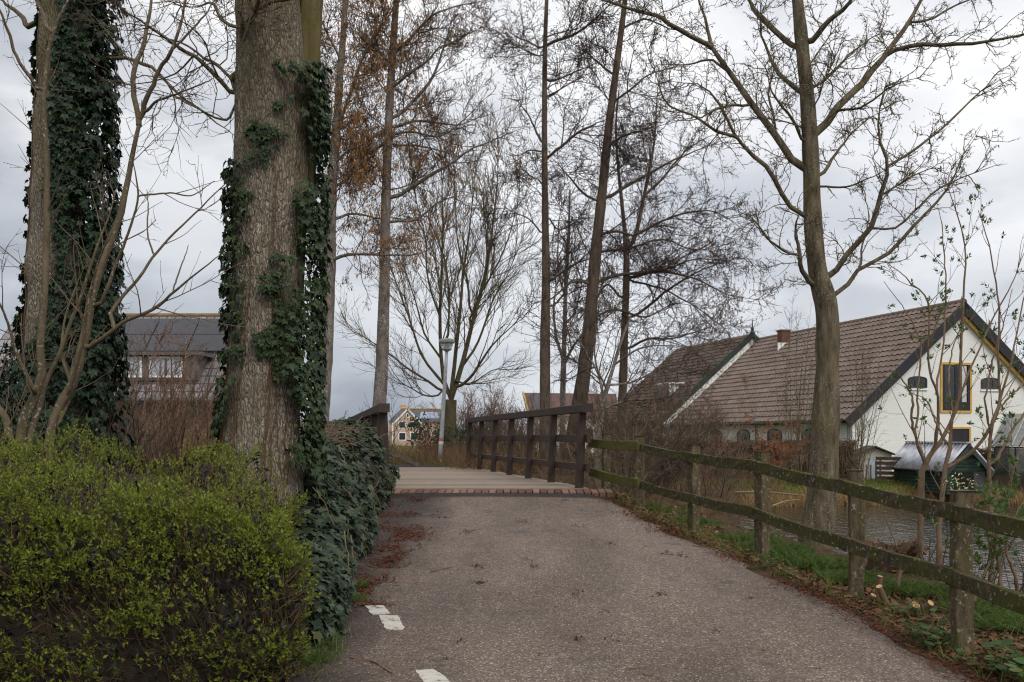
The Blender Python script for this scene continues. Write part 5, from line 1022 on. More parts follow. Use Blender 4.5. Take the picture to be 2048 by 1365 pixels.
for i, (px, d, h, r, n, lab) in enumerate([(1215, 20.4, 2.0, .9, 14, 'bare twiggy shrub against the end of the right bridge railing'), (1290, 21.2, 2.3, 1.2, 18, 'bare tangled shrub behind the green algae covered fence rail'), (1370, 22.0, 2.7, 1.4, 20, 'tall tangled bare shrub in front of the farmhouse eaves'), (1440, 24.0, 2.3, 1.3, 18, 'bare brown shrub below the left end of the barn roof'), (1335, 25.5, 3.0, 1.4, 18, 'furthest tall bare thicket shrub under the farmhouse gable'), (1500, 27.8, 1.2, 1.2, 12, 'low bare shrub at the water end in front of the clipped brown hedge'),
        (1255, 24.5, 2.4, 1.2, 16, 'bare shrub between the slim forked alder and the fence'), (1420, 20.6, .9, 1.1, 16, 'low brown bramble-like shrub just behind the third fence post'), (1170, 27.5, 2.4, 1.2, 14, 'bare shrub seen through the near bridge railing'), (1060, 29.0, 2.0, 1.3, 14, 'bare shrub seen through the middle of the bridge railing'), (985, 31.0, 1.8, 1.2, 12, 'bare shrub seen through the far bridge railing')]):
    x = (px - CX) * d / F; shrub('bare_shrub', lab, (x, d), r, h * 1.1, int(n * (.75 if px > 1330 else 2.2)), [B_BRN, B_TWIG, B_RED][i % 3], SL3(1.2), gC, lean=.45)
gD = 'reddish twiggy shrubs behind the hedge at left'
for i, (px, d, h, r, n, lab) in enumerate([(255, 13.0, 2.5, 1.1, 16, 'reddish twiggy shrub right beside the ivy curtain'), (330, 12.4, 2.35, 1.0, 18, 'dense reddish twiggy shrub in front of the dormer windows'), (395, 13.4, 2.2, 1.0, 16, 'reddish twiggy shrub touching the left side of the furrowed trunk'), (300, 16.0, 3.0, 1.3, 14, 'taller thin reddish shrub in front of the solar panels'), (195, 14.5, 2.8, 1.2, 12, 'bare thin shrub half hidden by the leaning brown stem')]):
    x = (px - CX) * d / F; shrub('bare_shrub', lab, (x, d), r, h * 1.15, int(n * 1.6), [B_RED, B_BRN][i % 2], SL3(.9, 1.), gD, lean=.4, rad=.017)
for px, d, h, r, n, lab, g_ in ((150, 9.3, 2.3, .7, 12, 'thin brown shoots rising between the two leaning hazel stems', gD), (25, 9.2, 2.0, .6, 10, 'thin brown shoots at the left edge in front of the ivy tree foot', gD), (1965, 8.7, 1.0, .6, 12, 'tangle of thin dark saplings behind the nearest fence rails', gC), (1850, 9.6, .8, .5, 9, 'thin bare saplings on the bank beside the old stump', gC), (2040, 7.9, .9, .5, 10, 'thin bare saplings at the right edge below the upper rail', gC)):
    shrub('bare_shrub', lab, ((px - CX) * d / F, d), r, h, n, B_BRN if px < 500 else B_TWIG, [(2.2, .2, .7, 38, 6, .12, .03, .6, .0036, .15, 1.), (3., .08, .3, 42, 4, .15, .02, .65, .0026, .1, 1.)], g_, lean=.3, rad=.007)
# thin upright willow rods around the near alder
gE = 'thin upright willow rods behind the near alder'
for px, d, h, lab in ((1590, 28.6, 5.4, 'clump of tall thin upright rods just left of the near alder trunk'), (1712, 28.9, 5.2, 'clump of tall thin upright rods between the near alder and the white gable')):
    shrub('willow_shrub', lab, ((px - CX) * d / F, d), .5, h, 14, B_TWIGM, SL(.8, 1.1), gE, lean=.13, rad=.014, up=.05, wander=.05)
# two stems with few twigs left of the bridge rail
shrub('bare_shrub', 'sparse dark saplings standing between the two grey alder trunks', ((715 - CX) * 21 / F, 25), .6, 2.6, 6, B_TWIGD, SL(.8), None, lean=.25)
# --- leafy spring hedge at the left
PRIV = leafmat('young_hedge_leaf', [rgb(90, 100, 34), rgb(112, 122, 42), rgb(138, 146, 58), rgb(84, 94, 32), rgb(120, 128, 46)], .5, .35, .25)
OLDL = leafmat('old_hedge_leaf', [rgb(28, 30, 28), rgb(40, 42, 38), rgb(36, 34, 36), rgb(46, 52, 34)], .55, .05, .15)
CORE = simple('hedge_filler_core', rgb(52, 43, 34), .95, .4, 14, bump=.8)  # dark solid filler behind the leaves, added to block light from behind
he = thing('hedge', 'dense privet hedge with fresh yellow green leaves filling the lower left corner', 'hedge', (-3.6, 6.8, .1))
HXR = -1.40
def hedge_top(x): return np.interp(x, [-9, -5, -3.2, -2.2, -1.7, HXR], [1.64, 1.52, 1.44, 1.34, 1.26, 1.02]) + .05 * np.sin(x * 5.3) + .03 * np.sin(x * 11 + 1)
def hprof(s, x):
    # s 0..1 from the foot of the front face over the top to the back; returns y, z, ny, nz
    T = hedge_top(x); yb = np.interp(x, [-9, -3, HXR], [4.4, 5.12, 5.92])
    a = np.clip(s / .62, 0, 1); b = np.clip((s - .62) / .38, 0, 1)
    y = np.where(s < .62, yb - .18 * np.sin(a * pi) * .6 + .25 * a ** 3, yb + .25 + b * 1.9)
    z = np.where(s < .62, -.02 + a * (T - .08), T - .12 + .12 * np.sin(np.minimum(b * 2.2, 1) * pi / 2) + .08 * b)
    ny = np.where(s < .62, -1 + .75 * a ** 4, -.15 * (1 - b)); nz = np.where(s < .62, .1 + .75 * a ** 4, 1.)
    return y, z, ny, nz
def hsample(n, depth, face_end=.16, sbias=None):
    k = rng.random(n) < face_end; x = rng.uniform(-7.2, HXR, n); s = rng.random(n) if sbias is None else sbias(n)
    y, z, ny, nz = hprof(s, x); nx = np.zeros(n)
    # right-hand end face
    ye = rng.uniform(5.95, 8.1, n); ze = rng.uniform(.05, 1.05, n); x = np.where(k, HXR + .05 * np.sin(ze * 3), x); y = np.where(k, ye, y); x = x - .23 * np.maximum(np.where(k, ye, y) - 6.0, 0) * sm(-3.2, HXR, x); z = np.where(k, ze, z); nx = np.where(k, 1., nx); ny = np.where(k, -.25, ny); nz = np.where(k, .25, nz)
    N = unit(np.stack([nx, ny, nz], -1)); p = np.stack([x, y, z], -1)
    lump = (fbm(p[:, 0] * 2.6 + p[:, 1], p[:, 2] * 3 + p[:, 1] * 1.5, 3, 3) - .5) * .40 + (fbm(p[:, 0] * .9 + 4, p[:, 2] * 1.1 + p[:, 1] * .7, 2, 13) - .5) * .35
    p = p + N * (lump - depth * rng.random(n))[:, None]
    return p, N
cs = np.linspace(0, 1, 34); cxs = np.linspace(-7.5, HXR - .14, 60); V = np.zeros((60, 34, 3))
for i, x in enumerate(cxs):
    y, z, ny, nz = hprof(cs, np.full(34, x)); V[i] = np.stack([np.full(34, x), y + .34, z - .24], -1)
V[..., 0] -= .23 * np.maximum(V[..., 1] - 6.1, 0) * sm(-3.2, HXR, V[..., 0])
V += (fbm(V[..., 0] * 4, V[..., 2] * 4 + V[..., 1] * 3, 3, 5) - .5)[..., None] * .14
mb = MB(); mb.grid(V); mb.f.append((np.array([[59 * 34 + i for i in range(34)]]), 0)); mb.build('filler_core', CORE, he, True)
ns = 3200; p, N = hsample(ns, .05); q = p - N * rng.uniform(.25, .5, ns)[:, None] - np.array([0, 0, 1]) * rng.uniform(.1, .45, ns)[:, None]; q[:, 2] = np.maximum(q[:, 2], .05)
mid = (p + q) / 2 + rng.normal(0, .05, (ns, 3)); P3 = np.stack([q, q * .5 + mid * .5 + rng.normal(0, .015, (ns, 3)), mid, p * .5 + mid * .5 + rng.normal(0, .015, (ns, 3)), p], 1)
mb = MB(); mb.tubes(P3, rng.uniform(.0018, .0042, ns)[:, None] * np.linspace(1.2, .6, 5)[None], 4)
q1, r1 = grow(P3, np.full((ns, 5), .002), 3.2, .08, .28, 45, 5, .2, .03, .8, .0014, .3, 1.); mb.tubes(q1, r1, 3); mb.build('stems', simple('hedge_stem', rgb(96, 78, 58), .9, .3, 8), he)
def sprigs(p, N, length, leaf, K, upw=.7):
    n = len(p); d = unit(N * .55 + np.array([0, 0, upw]) + rng.normal(0, .42, (n, 3))); L = rng.uniform(*length, n)
    pos, tip, nr, sc = [], [], [], []
    sidev = unit(np.cross(d, rv(n)))
    for k in range(K):
        f = (k // 2 + .6) / (K / 2); b = p + d * (L * f)[:, None]; sv = sidev * (1 if k % 2 else -1)
        if (k // 2) % 2: sv = np.cross(d, sv)
        pos.append(b); tip.append(unit(d * .9 + sv * .8)); nr.append(unit(d * .8 - sv * .6 + rng.normal(0, .25, (n, 3)))); sc.append(rng.uniform(*leaf, n) * (1 - .35 * abs(f - .5)))
    pos.append(p + d * L[:, None]); tip.append(d); nr.append(sidev); sc.append(rng.uniform(*leaf, n) * .8)
    return np.concatenate(pos), frames(np.concatenate(tip), np.concatenate(nr)), np.concatenate(sc)
def sb(n):
    a = rng.random(n); return np.where(rng.random(n) < .66, a ** .7 * .66, .55 + .45 * a)
p, N = hsample(25000, .12, .12, sb)
cl = fbm(p[:, 0] * 4, p[:, 2] * 5 + p[:, 1] * 2, 3, 9); hgt = np.clip(p[:, 2] / 1.3, 0, 1)
k = rng.random(len(p)) < np.clip(.30 + .68 * hgt ** .8 + (cl - .5) * 2.2, .05, 1.); p, N = p[k], N[k]
pos, fr, s = sprigs(p, N, (.04, .10), (.015, .038), 6); mb = MB(); mb.stamp(LEAF_V, LEAF_F, pos, fr, s * np.array([1.])); mb.build('leaves', PRIV, he)
nw = 260; p, N = hsample(nw, .05, .0, lambda n: rng.uniform(.5, .95, n)); Q = np.zeros((nw, 6, 3)); Q[:, 0] = p - [0, 0, .1]; d = unit(np.stack([rng.normal(0, .3, nw), rng.normal(-.1, .3, nw), np.ones(nw)], -1)); L_ = rng.uniform(.12, .34, nw)
for k in range(1, 6): d = unit(d + rng.normal(0, .08, (nw, 3))); Q[:, k] = Q[:, k - 1] + d * (L_ / 5)[:, None]
mb = MB(); mb.tubes(Q, np.full((nw, 6), .0022) * np.linspace(1.1, .6, 6), 4)
for f in (2, 3, 4, 5): pos, fr, s = sprigs(Q[:, f], unit(Q[:, f] - Q[:, f - 1]), (.015, .03), (.018, .032), 4); mb.stamp(LEAF_V, LEAF_F, pos, fr, s, 1)
mb.build('new_shoots', [bpy.data.materials['hedge_stem'], PRIV], he)
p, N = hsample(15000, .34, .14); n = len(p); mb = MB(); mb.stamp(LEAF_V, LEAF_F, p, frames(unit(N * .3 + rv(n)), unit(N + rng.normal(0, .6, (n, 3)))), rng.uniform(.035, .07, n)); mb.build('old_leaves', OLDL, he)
# --- ivy bank on the left of the path
ib = thing('ivy_hedge', 'low bank of dusty dark ivy spilling over the left edge of the path', 'ivy', (-2.3, 10.5, .4))
def ivyb(t, a):
    # t along the bank (distance), a 0..1 from the path-side foot over the top
    y = t; fx = el(y) - .02 + .10 * np.sin(y * 1.9) + .12 * np.sin(y * .8 + 1) + .06 * sm(12.5, 14.2, y); zt = np.interp(y, [6.4, 7.2, 8.5, 10.5, 12.5, 14.2, 15.3, 16.2], [.45, .75, 1.15, 1.58, 1.68, 1.78, 1.92, 1.80]); w = np.interp(y, [6.4, 8, 11, 15.3], [.35, .6, 1.0, 1.0])
    ang = a * pi * .62; x = fx - w * (1 - np.cos(ang)) * .75; z = zp(y) - .04 + (zt - zp(y)) * np.sin(np.minimum(ang, pi / 2)) ** .8
    nx = np.cos(ang); nz = np.sin(ang) + .1
    return x, y, z, nx, nz
t = np.linspace(6.3, 15.9, 60); a = np.linspace(0, 1, 16); TT, AA = np.meshgrid(t, a); x, y, z, nx, nz = ivyb(TT, AA); V = np.stack([x - .14 * np.abs(nx) - .03, y, z - .14 * nz], -1); V += (fbm(V[..., 1] * 3, V[..., 2] * 4, 3, 5) - .5)[..., None] * .16
mb = MB(); mb.grid(V); mb.build('filler_core', CORE, ib, True)  # solid dark filler added so no light shows through the ivy
n = 19000; t = 6.3 + 9.9 * rng.random(n) ** 1.1; a = rng.random(n) ** 1.1; x, y, z, nx, nz = ivyb(t, a); N = unit(np.stack([nx, -.35 + 0 * nx, nz], -1)); p = np.stack([x, y, z], -1) + N * ((fbm(y * 3.1, z * 4 + x * 3, 3, 15) - .5) * .34 - .03 - .10 * rng.random(n))[:, None]
k = fbm(y * 2.3 + 3, z * 3, 3, 23) + rng.normal(0, .05, n) > .36; p, N, t = p[k], N[k], t[k]; n = len(p)
p[:, 2] = np.maximum(p[:, 2], land(p[:, 0], p[:, 1]) + .02)
nn = unit(N + np.array([0, 0, .5]) + rng.normal(0, .42, (n, 3))); tp = unit(np.stack([rng.normal(.3, .6, n), rng.normal(-.2, .5, n), -.8 + 0 * t], -1)); mb = MB(); mb.stamp(IVY_V, IVY_F, p, frames(tp - (tp * nn).sum(1, keepdims=True) * nn * .8, nn), .035 + .085 * rng.random(n) ** 1.5); mb.build('leaves', IVYG, ib)
ns = 40; t = rng.uniform(7, 15, ns); x, y, z, nx, nz = ivyb(t, rng.uniform(0, .7, ns)); p0 = np.stack([x + .03, y, z], -1); Q = np.zeros((ns, 8, 3)); Q[:, 0] = p0; d = unit(np.stack([rng.normal(.25, .4, ns), rng.normal(0, .5, ns), rng.normal(-.3, .7, ns)], -1))
for k in range(1, 8): d = unit(d + rng.normal(0, .16, (ns, 3)) - [0, 0, .05]); Q[:, k] = Q[:, k - 1] + d * .055
Q[:, :, 2] = np.maximum(Q[:, :, 2], zp(Q[:, :, 1]) - .03); mb = MB(); mb.tubes(Q, np.linspace(.005, .0025, 8)[None] * rng.uniform(.6, 1.6, ns)[:, None], 5); mb.build('stems', simple('pale_ivy_stem', rgb(112, 94, 74), .9, .25, 6), ib)
# dead brown twigs heaped on top of the ivy bank
STRAW = leafmat('dry_stalk', [rgb(98, 76, 57), rgb(122, 97, 73), rgb(142, 117, 90), rgb(82, 63, 49)], .9, .1, .2)
dt = thing('dead_brushwood', 'heap of dry brown twigs lying on top of the ivy bank beside the trunk', 'brushwood', (-3.0, 12.6, 1.4))
n = 1100; c = np.stack([rng.uniform(-3.6, -2.25, n), rng.uniform(11.6, 14.4, n), rng.uniform(1.32, 1.80, n)], -1); c[:, 2] -= .35 * ((c[:, 0] + 2.9) / .8) ** 2 * .5; d = unit(rng.normal(0, 1, (n, 3)) * [1, 1, .45]); L = rng.uniform(.1, .35, n)
Q = np.stack([c - d * L[:, None], c + rng.normal(0, .02, (n, 3)), c + d * L[:, None]], 1); mb = MB(); mb.tubes(Q, rng.uniform(.002, .005, n)[:, None] * np.ones(3)[None], 3); mb.build('twigs', B_BRN, dt)
# --- elders at the right, bursting into leaf
ELB = barkmat('elder_bark', rgb(88, 72, 56), rgb(140, 118, 96), rgb(112, 104, 66), .3, 10, .5, .4)
ELL = leafmat('young_elder_leaf', [rgb(66, 86, 44), rgb(84, 106, 54), rgb(102, 122, 68), rgb(56, 74, 40)], .5, .35, .3)
E1 = [([(1838, 1160, 10), (1840, 1080, 9.5), (1841, 976, 9), (1844, 931, 8.5), (1860, 908, 7.5), (1886, 869, 6.5), (1906, 818, 5.5), (1915, 753, 5), (1915, 689, 4.6), (1922, 608, 4.2), (1926, 540, 3.6), (1925, 483, 3), (1908, 422, 2.6), (1881, 352, 1.8)], 0), ([(1844, 921, 5), (1835, 882, 4.4), (1823, 834, 4), (1827, 798, 3.4), (1802, 753, 2.8), (1793, 735, 1.6)], -.2), ([(1829, 875, 3.4), (1833, 840, 3.2), (1834, 795, 3), (1838, 695, 2.4), (1810, 625, 2), (1764, 568, 1.5)], .2), ([(1864, 905, 5.5), (1873, 876, 5), (1874, 786, 4), (1860, 740, 3.4), (1857, 602, 3), (1815, 560, 2.4), (1770, 520, 1.6)], -.3),
      ([(1874, 790, 3.4), (1878, 750, 3), (1889, 689, 2.8), (1894, 560, 2.6), (1890, 480, 2.2), (1883, 420, 1.6)], .3)]
E2 = [([(1880, 1180, 9), (1880, 1090, 8.5), (1886, 989, 8), (1893, 940, 7), (1902, 898, 6), (1905, 860, 5), (1907, 827, 4.4), (1925, 770, 3.6), (1954, 702, 3.2), (1989, 621, 2.8), (2021, 560, 2.4), (2050, 490, 1.6)], 0), ([(1896, 942, 6), (1915, 925, 6), (1947, 902, 5.5), (1975, 860, 5), (1999, 811, 4.6), (1996, 721, 4), (1997, 624, 3.4), (1989, 560, 3), (1975, 480, 2.6), (1958, 420, 1.8)], -.3), ([(1902, 898, 4.5), (1885, 870, 3.4), (1870, 840, 3), (1855, 800, 2.4), (1835, 790, 1.6)], .3), ([(1907, 827, 3), (1900, 770, 2.8), (1905, 700, 2.4), (1925, 640, 1.6)], .4)]
E3 = [([(1975, 1230, 8), (1982, 1150, 7.5), (1980, 1040, 7), (1980, 930, 6.4), (1984, 866, 5.4), (1999, 815, 4.6), (2020, 740, 4), (2031, 689, 3.4), (2047, 608, 2.8), (2075, 500, 2)], 0), ([(1986, 930, 5), (2021, 866, 4), (2050, 827, 3.4), (2090, 760, 2)], .3), ([(1984, 870, 4), (1970, 800, 3), (1985, 720, 2.6), (2010, 640, 2), (2025, 580, 1.5)], -.3), ([(2000, 815, 3), (2045, 770, 2.6), (2090, 700, 1.6)], .2), ([(1985, 1100, 5), (2010, 1040, 4.4), (2020, 960, 4), (2035, 900, 3), (2060, 840, 2)], -.2)]
E4 = [([(1905, 1190, 5.5), (1905, 1110, 5), (1915, 1040, 4.4), (1930, 1010, 3.6), (1940, 1000, 2.5)], 0), ([(2005, 1215, 6), (2000, 1140, 5.5), (1992, 1080, 5), (2005, 1030, 4), (2030, 980, 2.6)], .2), ([(2040, 1230, 6), (2030, 1150, 5.5), (2015, 1090, 4.8), (2025, 1040, 3.6), (2060, 990, 2.4)], -.1), ([(1940, 1220, 5), (1962, 1170, 4.4), (1985, 1120, 3.6), (2030, 1085, 2.4)], .1), ([(2060, 1200, 6), (2055, 1120, 5), (2060, 1040, 4), (2075, 960, 3)], 0)]
gF = 'elder bushes breaking into leaf on the pond bank'
for lims, d, lab, tuft in ((E1, 9.6, 'pollarded elder with several straight stems left of the white gable window', 1.), (E2, 9.3, 'elder with long arching stems in front of the barn gable window', 1.), (E3, 9.0, 'elder stems rising beside the greenhouse at the right edge', 1.), (E4, 8.0, 'low leafy elder shoots growing behind the nearest fence rails', 1.)):
    b = at(lims[0][0][0][0], 1150, d); th = thing('elder_shrub', lab, 'shrub', (b[0], b[1], base_z(b)), gF)
    LP, LR = attach([q for q, _ in lims], [e_ for _, e_ in lims], d, np.zeros((0, 3)), 24, 1., .003, lambda q: lims is E4, .4); LP = np.array(LP); LR = np.array(LR)
    for i in range(len(LP)):
        if i == 0 or lims is E4: LP[i, 0, 2] = min(LP[i, 0, 2], base_z(LP[i, 0]) - .06)
    LP[:, 1:] += rng.normal(0, .004, (len(LP), 23, 3))
    LR = LR * .62 * (1 + .22 * (rng.random(LR.shape) < .22))
    mb = MB(); mb.tubes(LP, LR, 9); mb.build('stems', ELB, th, True)
    q1, r1 = grow(LP, LR, 3.6, .15, .8 if lims is not E4 else .32, 36, 7, .08, .06, .45, .0040, .2, 1.); q2, r2 = grow(q1, r1, 3.2, .06, .3, 40, 4, .1, .06, .65, .003, .2, 1.); mb = MB(); mb.tubes(q1, r1, 4); mb.tubes(q2, r2, 3); mb.build('twigs', ELB, th, True)
    p = np.concatenate([tips(q1)[0], tips(q2)[0]]); dr = np.concatenate([tips(q1)[1], tips(q2)[1]]); k = rng.random(len(p)) < tuft; p, dr = p[k], dr[k]
    if lims is E4: p = np.concatenate([p + rng.normal(0, .08, p.shape) for _ in range(4)]); dr = np.concatenate([dr] * 4)
    pos, fr, s = sprigs(p, dr, (.03, .08), (.034, .062) if lims is not E4 else (.045, .08), 6, .3); mb = MB(); mb.stamp(LEAF_V, LEAF_F, pos, fr, s); mb.build('leaves', ELL, th)
fl = thing('flower_clump', 'small clump of pale cream flowers beside the nearest fence post', 'flowers', at(1918, 985, 7.6))
mb = MB(); n = 60; p = at(1918, 968, 7.6) + rng.normal(0, 1, (n, 3)) * [.06, .05, .035]; mb.stamp(LEAF_V, LEAF_F, p, frames(rv(n), unit(rv(n) + [0, -.6, .6])), rng.uniform(.018, .03, n)); mb.build('petals', leafmat('cream_petal', [rgb(212, 208, 150), rgb(226, 224, 176)], .6, .3), fl)
ns = 14; P = np.stack([np.repeat(at(1918, 985, 7.6)[None], ns, 0) * [1, 1, 0] + [0, 0, .12] + rng.normal(0, .03, (ns, 3)), at(1918, 1040, 7.6) + rng.normal(0, .05, (ns, 3)), p[:ns]], 1); mb = MB(); mb.tubes(P, np.full((ns, 3), .003), 4); mb.build('stalks', ELL, fl)
# --- hedges and bushes of the farm garden
BEECH = leafmat('dry_beech_leaf', [rgb(84, 62, 50), rgb(104, 78, 62), rgb(124, 94, 74), rgb(80, 64, 54)], .8, .25, .2)
COPP = leafmat('copper_leaf', [rgb(132, 74, 46), rgb(166, 98, 60), rgb(190, 118, 76), rgb(112, 66, 46)], .7, .35, .3)
def boxhedge(label, a, b, wd, h, nl, mat, size, ztop=None):
    a = np.append(np.array(a, float), 0); b = np.append(np.array(b, float), 0); L = np.linalg.norm(b - a); d = (b - a) / L; nrm = np.array([d[1], -d[0], 0]); c = (a + b) / 2; z0_ = base_z(c)
    th = thing('hedge', label, 'hedge', (c[0], c[1], z0_)); mb = MB(); mb.box(a + ZA * (z0_ - .3), d, nrm, ZA, (.1, -wd / 2 + .12, 0), (L - .1, wd / 2 - .12, h + .2)); mb.build('filler_core', CORE, th)
    u = rng.uniform(0, L, nl); k = rng.random(nl); w = np.where(k < .45, rng.uniform(-wd / 2, wd / 2, nl), np.where(k < .9, wd / 2, -wd / 2)); z = np.where(k < .45, h, rng.uniform(0, 1, nl) ** .6 * h); p = a + d * u[:, None] + nrm * w[:, None] + ZA * (z + z0_)[:, None] + rng.normal(0, .05, (nl, 3)); mb = MB(); mb.stamp(LEAF_V, LEAF_F, p, frames(rv(nl), unit(rv(nl) + nrm * .4)), rng.uniform(*size, nl)); mb.build('leaves', mat, th)
    n = nl // 6; u = rng.uniform(0, L, n); p0 = a + d * u[:, None] + nrm * (wd / 2 * rng.uniform(.7, 1, n))[:, None] + ZA * z0_; p1 = p0 + ZA * (h * rng.uniform(.6, 1.06, n))[:, None] + rng.normal(0, .1, (n, 3)); mb = MB(); mb.tubes(np.stack([p0, (p0 + p1) / 2 + rng.normal(0, .04, (n, 3)), p1], 1), np.full((n, 3), .006), 3); mb.build('stems', B_BRN, th); return th
boxhedge('long clipped brown beech hedge in front of the barn side wall', (5.2, 34.6), (11.6, 32.0), .8, 1.28, 9000, BEECH, (.06, .11))
boxhedge('short brown beech hedge behind the hen house', (14.2, 31.6), (16.2, 32.0), .6, 1.05, 2600, BEECH, (.05, .09))
shrub('copper_shrub', 'bright copper leaved beech bush left of the near alder trunk', ((1568 - CX) * 29 / F, 29.8), .6, 2.1, 12, B_BRN, SL3(1.1, .7), None, leaf=(COPP, 2, 1., .09, .15, 3), lean=.26)
EVG = leafmat('evergreen_leaf', [rgb(42, 56, 38), rgb(58, 72, 48), rgb(76, 90, 62), rgb(50, 64, 42)], .45, .1, .4)
REDL = leafmat('red_leaf', [rgb(104, 50, 40), rgb(132, 64, 50), rgb(86, 46, 38)], .7, .2, .3)
shrub('evergreen_shrub', 'dark evergreen bush left of the lamp post in front of the brick house', ((868 - CX) * 34 / F, 34), .8, 1.6, 16, B_TWIGD, SL3(1.2, .8), None, leaf=(EVG, 2, 1., .09, .16, 3), lean=.45)
shrub('evergreen_shrub', 'dark evergreen bush immediately right of the mossy tree base', ((925 - CX) * 38 / F, 38), .9, 1.7, 16, B_TWIGD, SL3(1.2, .8), None, leaf=(EVG, 2, 1., .09, .16, 3), lean=.4)
shrub('red_shrub', 'low reddish leaved bush at the foot of the street lamp', ((858 - CX) * 32 / F, 32.2), .7, .95, 14, B_RED, SL3(1.1, .6), None, leaf=(REDL, 2, .9, .06, .11, 2), lean=.4)
# far reddish tree belt
FAR = simple('far_twig_bark', rgb(112, 90, 84), .95, .2, 1)
for px, d, h, r, lab in ((955, 70, 5.2, 2.2, 'distant reddish bare tree just right of the mossy tree'), (1000, 78, 5.0, 2.4, 'distant reddish bare tree left of the straight alder trunk'), (915, 66, 4.2, 1.8, 'distant low reddish tree behind the mossy tree'), (1045, 64, 3.4, 1.6, 'distant bare tree in front of the yellow verged house')):
    shrub('bare_tree', lab, ((px - CX) * d / F, d), r, h, 20, FAR, [(2.4, .8, 2.4, 36, 6, .12, .04, .6, .014, .1, 1.), (2.6, .4, 1.1, 40, 5, .15, .03, .6, .011, .1, 1.), (2.6, .2, .6, 40, 4, .15, .03, .6, .010, .1, 1.)], 'distant reddish trees beyond the bridge', cat='tree', lean=.35, rad=.05)
shrub('bare_tree', 'dark twiggy bare tree showing above the barn ridge by the chimney', ((1570 - CX) * 62 / F, 64), 2.2, 8.6, 16, B_TWIGD, [(2.0, .8, 2.4, 36, 6, .12, .04, .6, .014, .1, 1.), (2.4, .4, 1.1, 40, 5, .15, .03, .6, .011, .1, 1.)], None, cat='tree', lean=.3, rad=.06)
shrub('bare_tree', 'dark bare tree rising behind the right slope of the barn roof', ((2040 - CX) * 52 / F, 56), 2.2, 9.4, 16, B_TWIGD, [(2.0, .8, 2.4, 36, 6, .12, .04, .6, .014, .1, 1.), (2.4, .4, 1.1, 40, 5, .15, .03, .6, .011, .1, 1.)], None, cat='tree', lean=.3, rad=.06)
# ================================================================ ground cover
def blades(mat, name, label, x, y, zf, n, h, w, lean=.4, kind=True, cat='grass', up=1.):
    N = len(x); p = np.stack([x, y, zf], -1); tp = unit(np.stack([rng.normal(0, lean, N), rng.normal(0, lean, N), np.full(N, up)], -1)); sc = np.stack([rng.uniform(.6, 1.3, N) * w, rng.uniform(*h, N), rng.uniform(*h, N)], -1)
    mb = MB(); mb.stamp(BLADE_V, BLADE_F, p, frames(tp, unit(rv(N) * [1, 1, .2])), sc); return tag(mb.build(name, mat), label, cat, None, 'stuff')
REED = leafmat('dry_reed', [rgb(150, 122, 84), rgb(178, 152, 110), rgb(126, 100, 70), rgb(164, 140, 96)], .9, .25, .2)
GRS = leafmat('green_grass', [rgb(82, 94, 44), rgb(102, 114, 56), rgb(122, 130, 68), rgb(72, 82, 42)], .8, .3, .2)
DGR = leafmat('dull_grass', [rgb(96, 88, 48), rgb(116, 104, 60), rgb(88, 84, 40), rgb(126, 108, 72)], .9, .25, .2)
n = 7000; x = rng.uniform(6.5, 17, n); y = yf(x) + rng.normal(-.25, .25, n); blades(REED, 'reeds', 'fringe of straw coloured dry reeds along the far edge of the pond', x, y, np.maximum(land(x, y), WZ) - .03, n, (.15, .6), .018, .5, cat='reeds')
n = 16000; x = rng.uniform(6, 18, n); y = yf(x) + rng.uniform(.1, 4.5, n); blades(GRS, 'grass', 'green lawn grass on the far bank around the hen house', x, y, land(x, y) - .01, n, (.06, .2), .014, .5)
n = 5200; x = rng.uniform(-1.6, 4.2, n); y = rng.uniform(24.2, 32, n); blades(STRAW, 'dry_weeds', 'tall dry stalks and brambles seen through the right bridge railing', x, y, land(x, y) - .02, n, (.25, 1.2), .014, .55, cat='weeds')
n = 9000; x = rng.uniform(-5.5, .6, n); y = rng.uniform(26.4, 34, n); k = (np.abs(x + 2.65 + 14 * ((y - 26.3) / 8) ** 2) > 1.6); x, y = x[k], y[k]; blades(DGR, 'grass', 'dull olive grass on the verge beyond the far end of the bridge', x, y, land(x, y) - .02, n, (.08, .34), .02, .6)
n = 5200; x = rng.uniform(-6.5, -1.6, n); y = rng.uniform(30, 34, n); blades(STRAW, 'dry_weeds', 'tall dry brown weeds around the base of the lamp post', x, y, land(x, y) - .02, n, (.2, .95), .012, .35, cat='weeds')
n = 5000; x = rng.uniform(1.6, 9.5, n); y = rng.uniform(16.2, 31, n); k = (land(x, y) > WZ + .02); x, y = x[k], y[k]; blades(STRAW, 'dry_weeds', 'tangle of dry brown stalks on the ground right of the bridge', x, y, land(x, y) - .02, n, (.15, .8), .010, .7, cat='weeds')
# near bank: cow parsley, round leaved plants, grass
FERN = leafmat('cow_parsley_leaf', [rgb(66, 86, 42), rgb(84, 106, 52), rgb(104, 124, 66), rgb(58, 74, 38)], .7, .35, .12)
def fern_patch(label, pts, size):
    pos, tp, nr, sc = [], [], [], []
    for x, y, rad, cnt in pts:
        for _ in range(cnt):
            a = rng.uniform(0, 2 * pi); r = rad * np.sqrt(rng.random()); c = np.array([x + r * cos(a), y + r * sin(a)]); z = float(land(c[0], c[1]))
            for k in range(rng.integers(4, 8)):
                b = rng.uniform(0, 2 * pi); e = rng.uniform(.25, .95); t = np.array([cos(b), sin(b), e]); pos.append([c[0], c[1], z + .01]); tp.append(t); nr.append([-cos(b) * e, -sin(b) * e, 1]); sc.append(rng.uniform(*size))
    mb = MB(); mb.stamp(FERN_V, FERN_F, np.array(pos), frames(unit(np.array(tp)), unit(np.array(nr))), np.array(sc)); return tag(mb.build('cow_parsley', FERN), label, 'cow parsley', None, 'stuff')
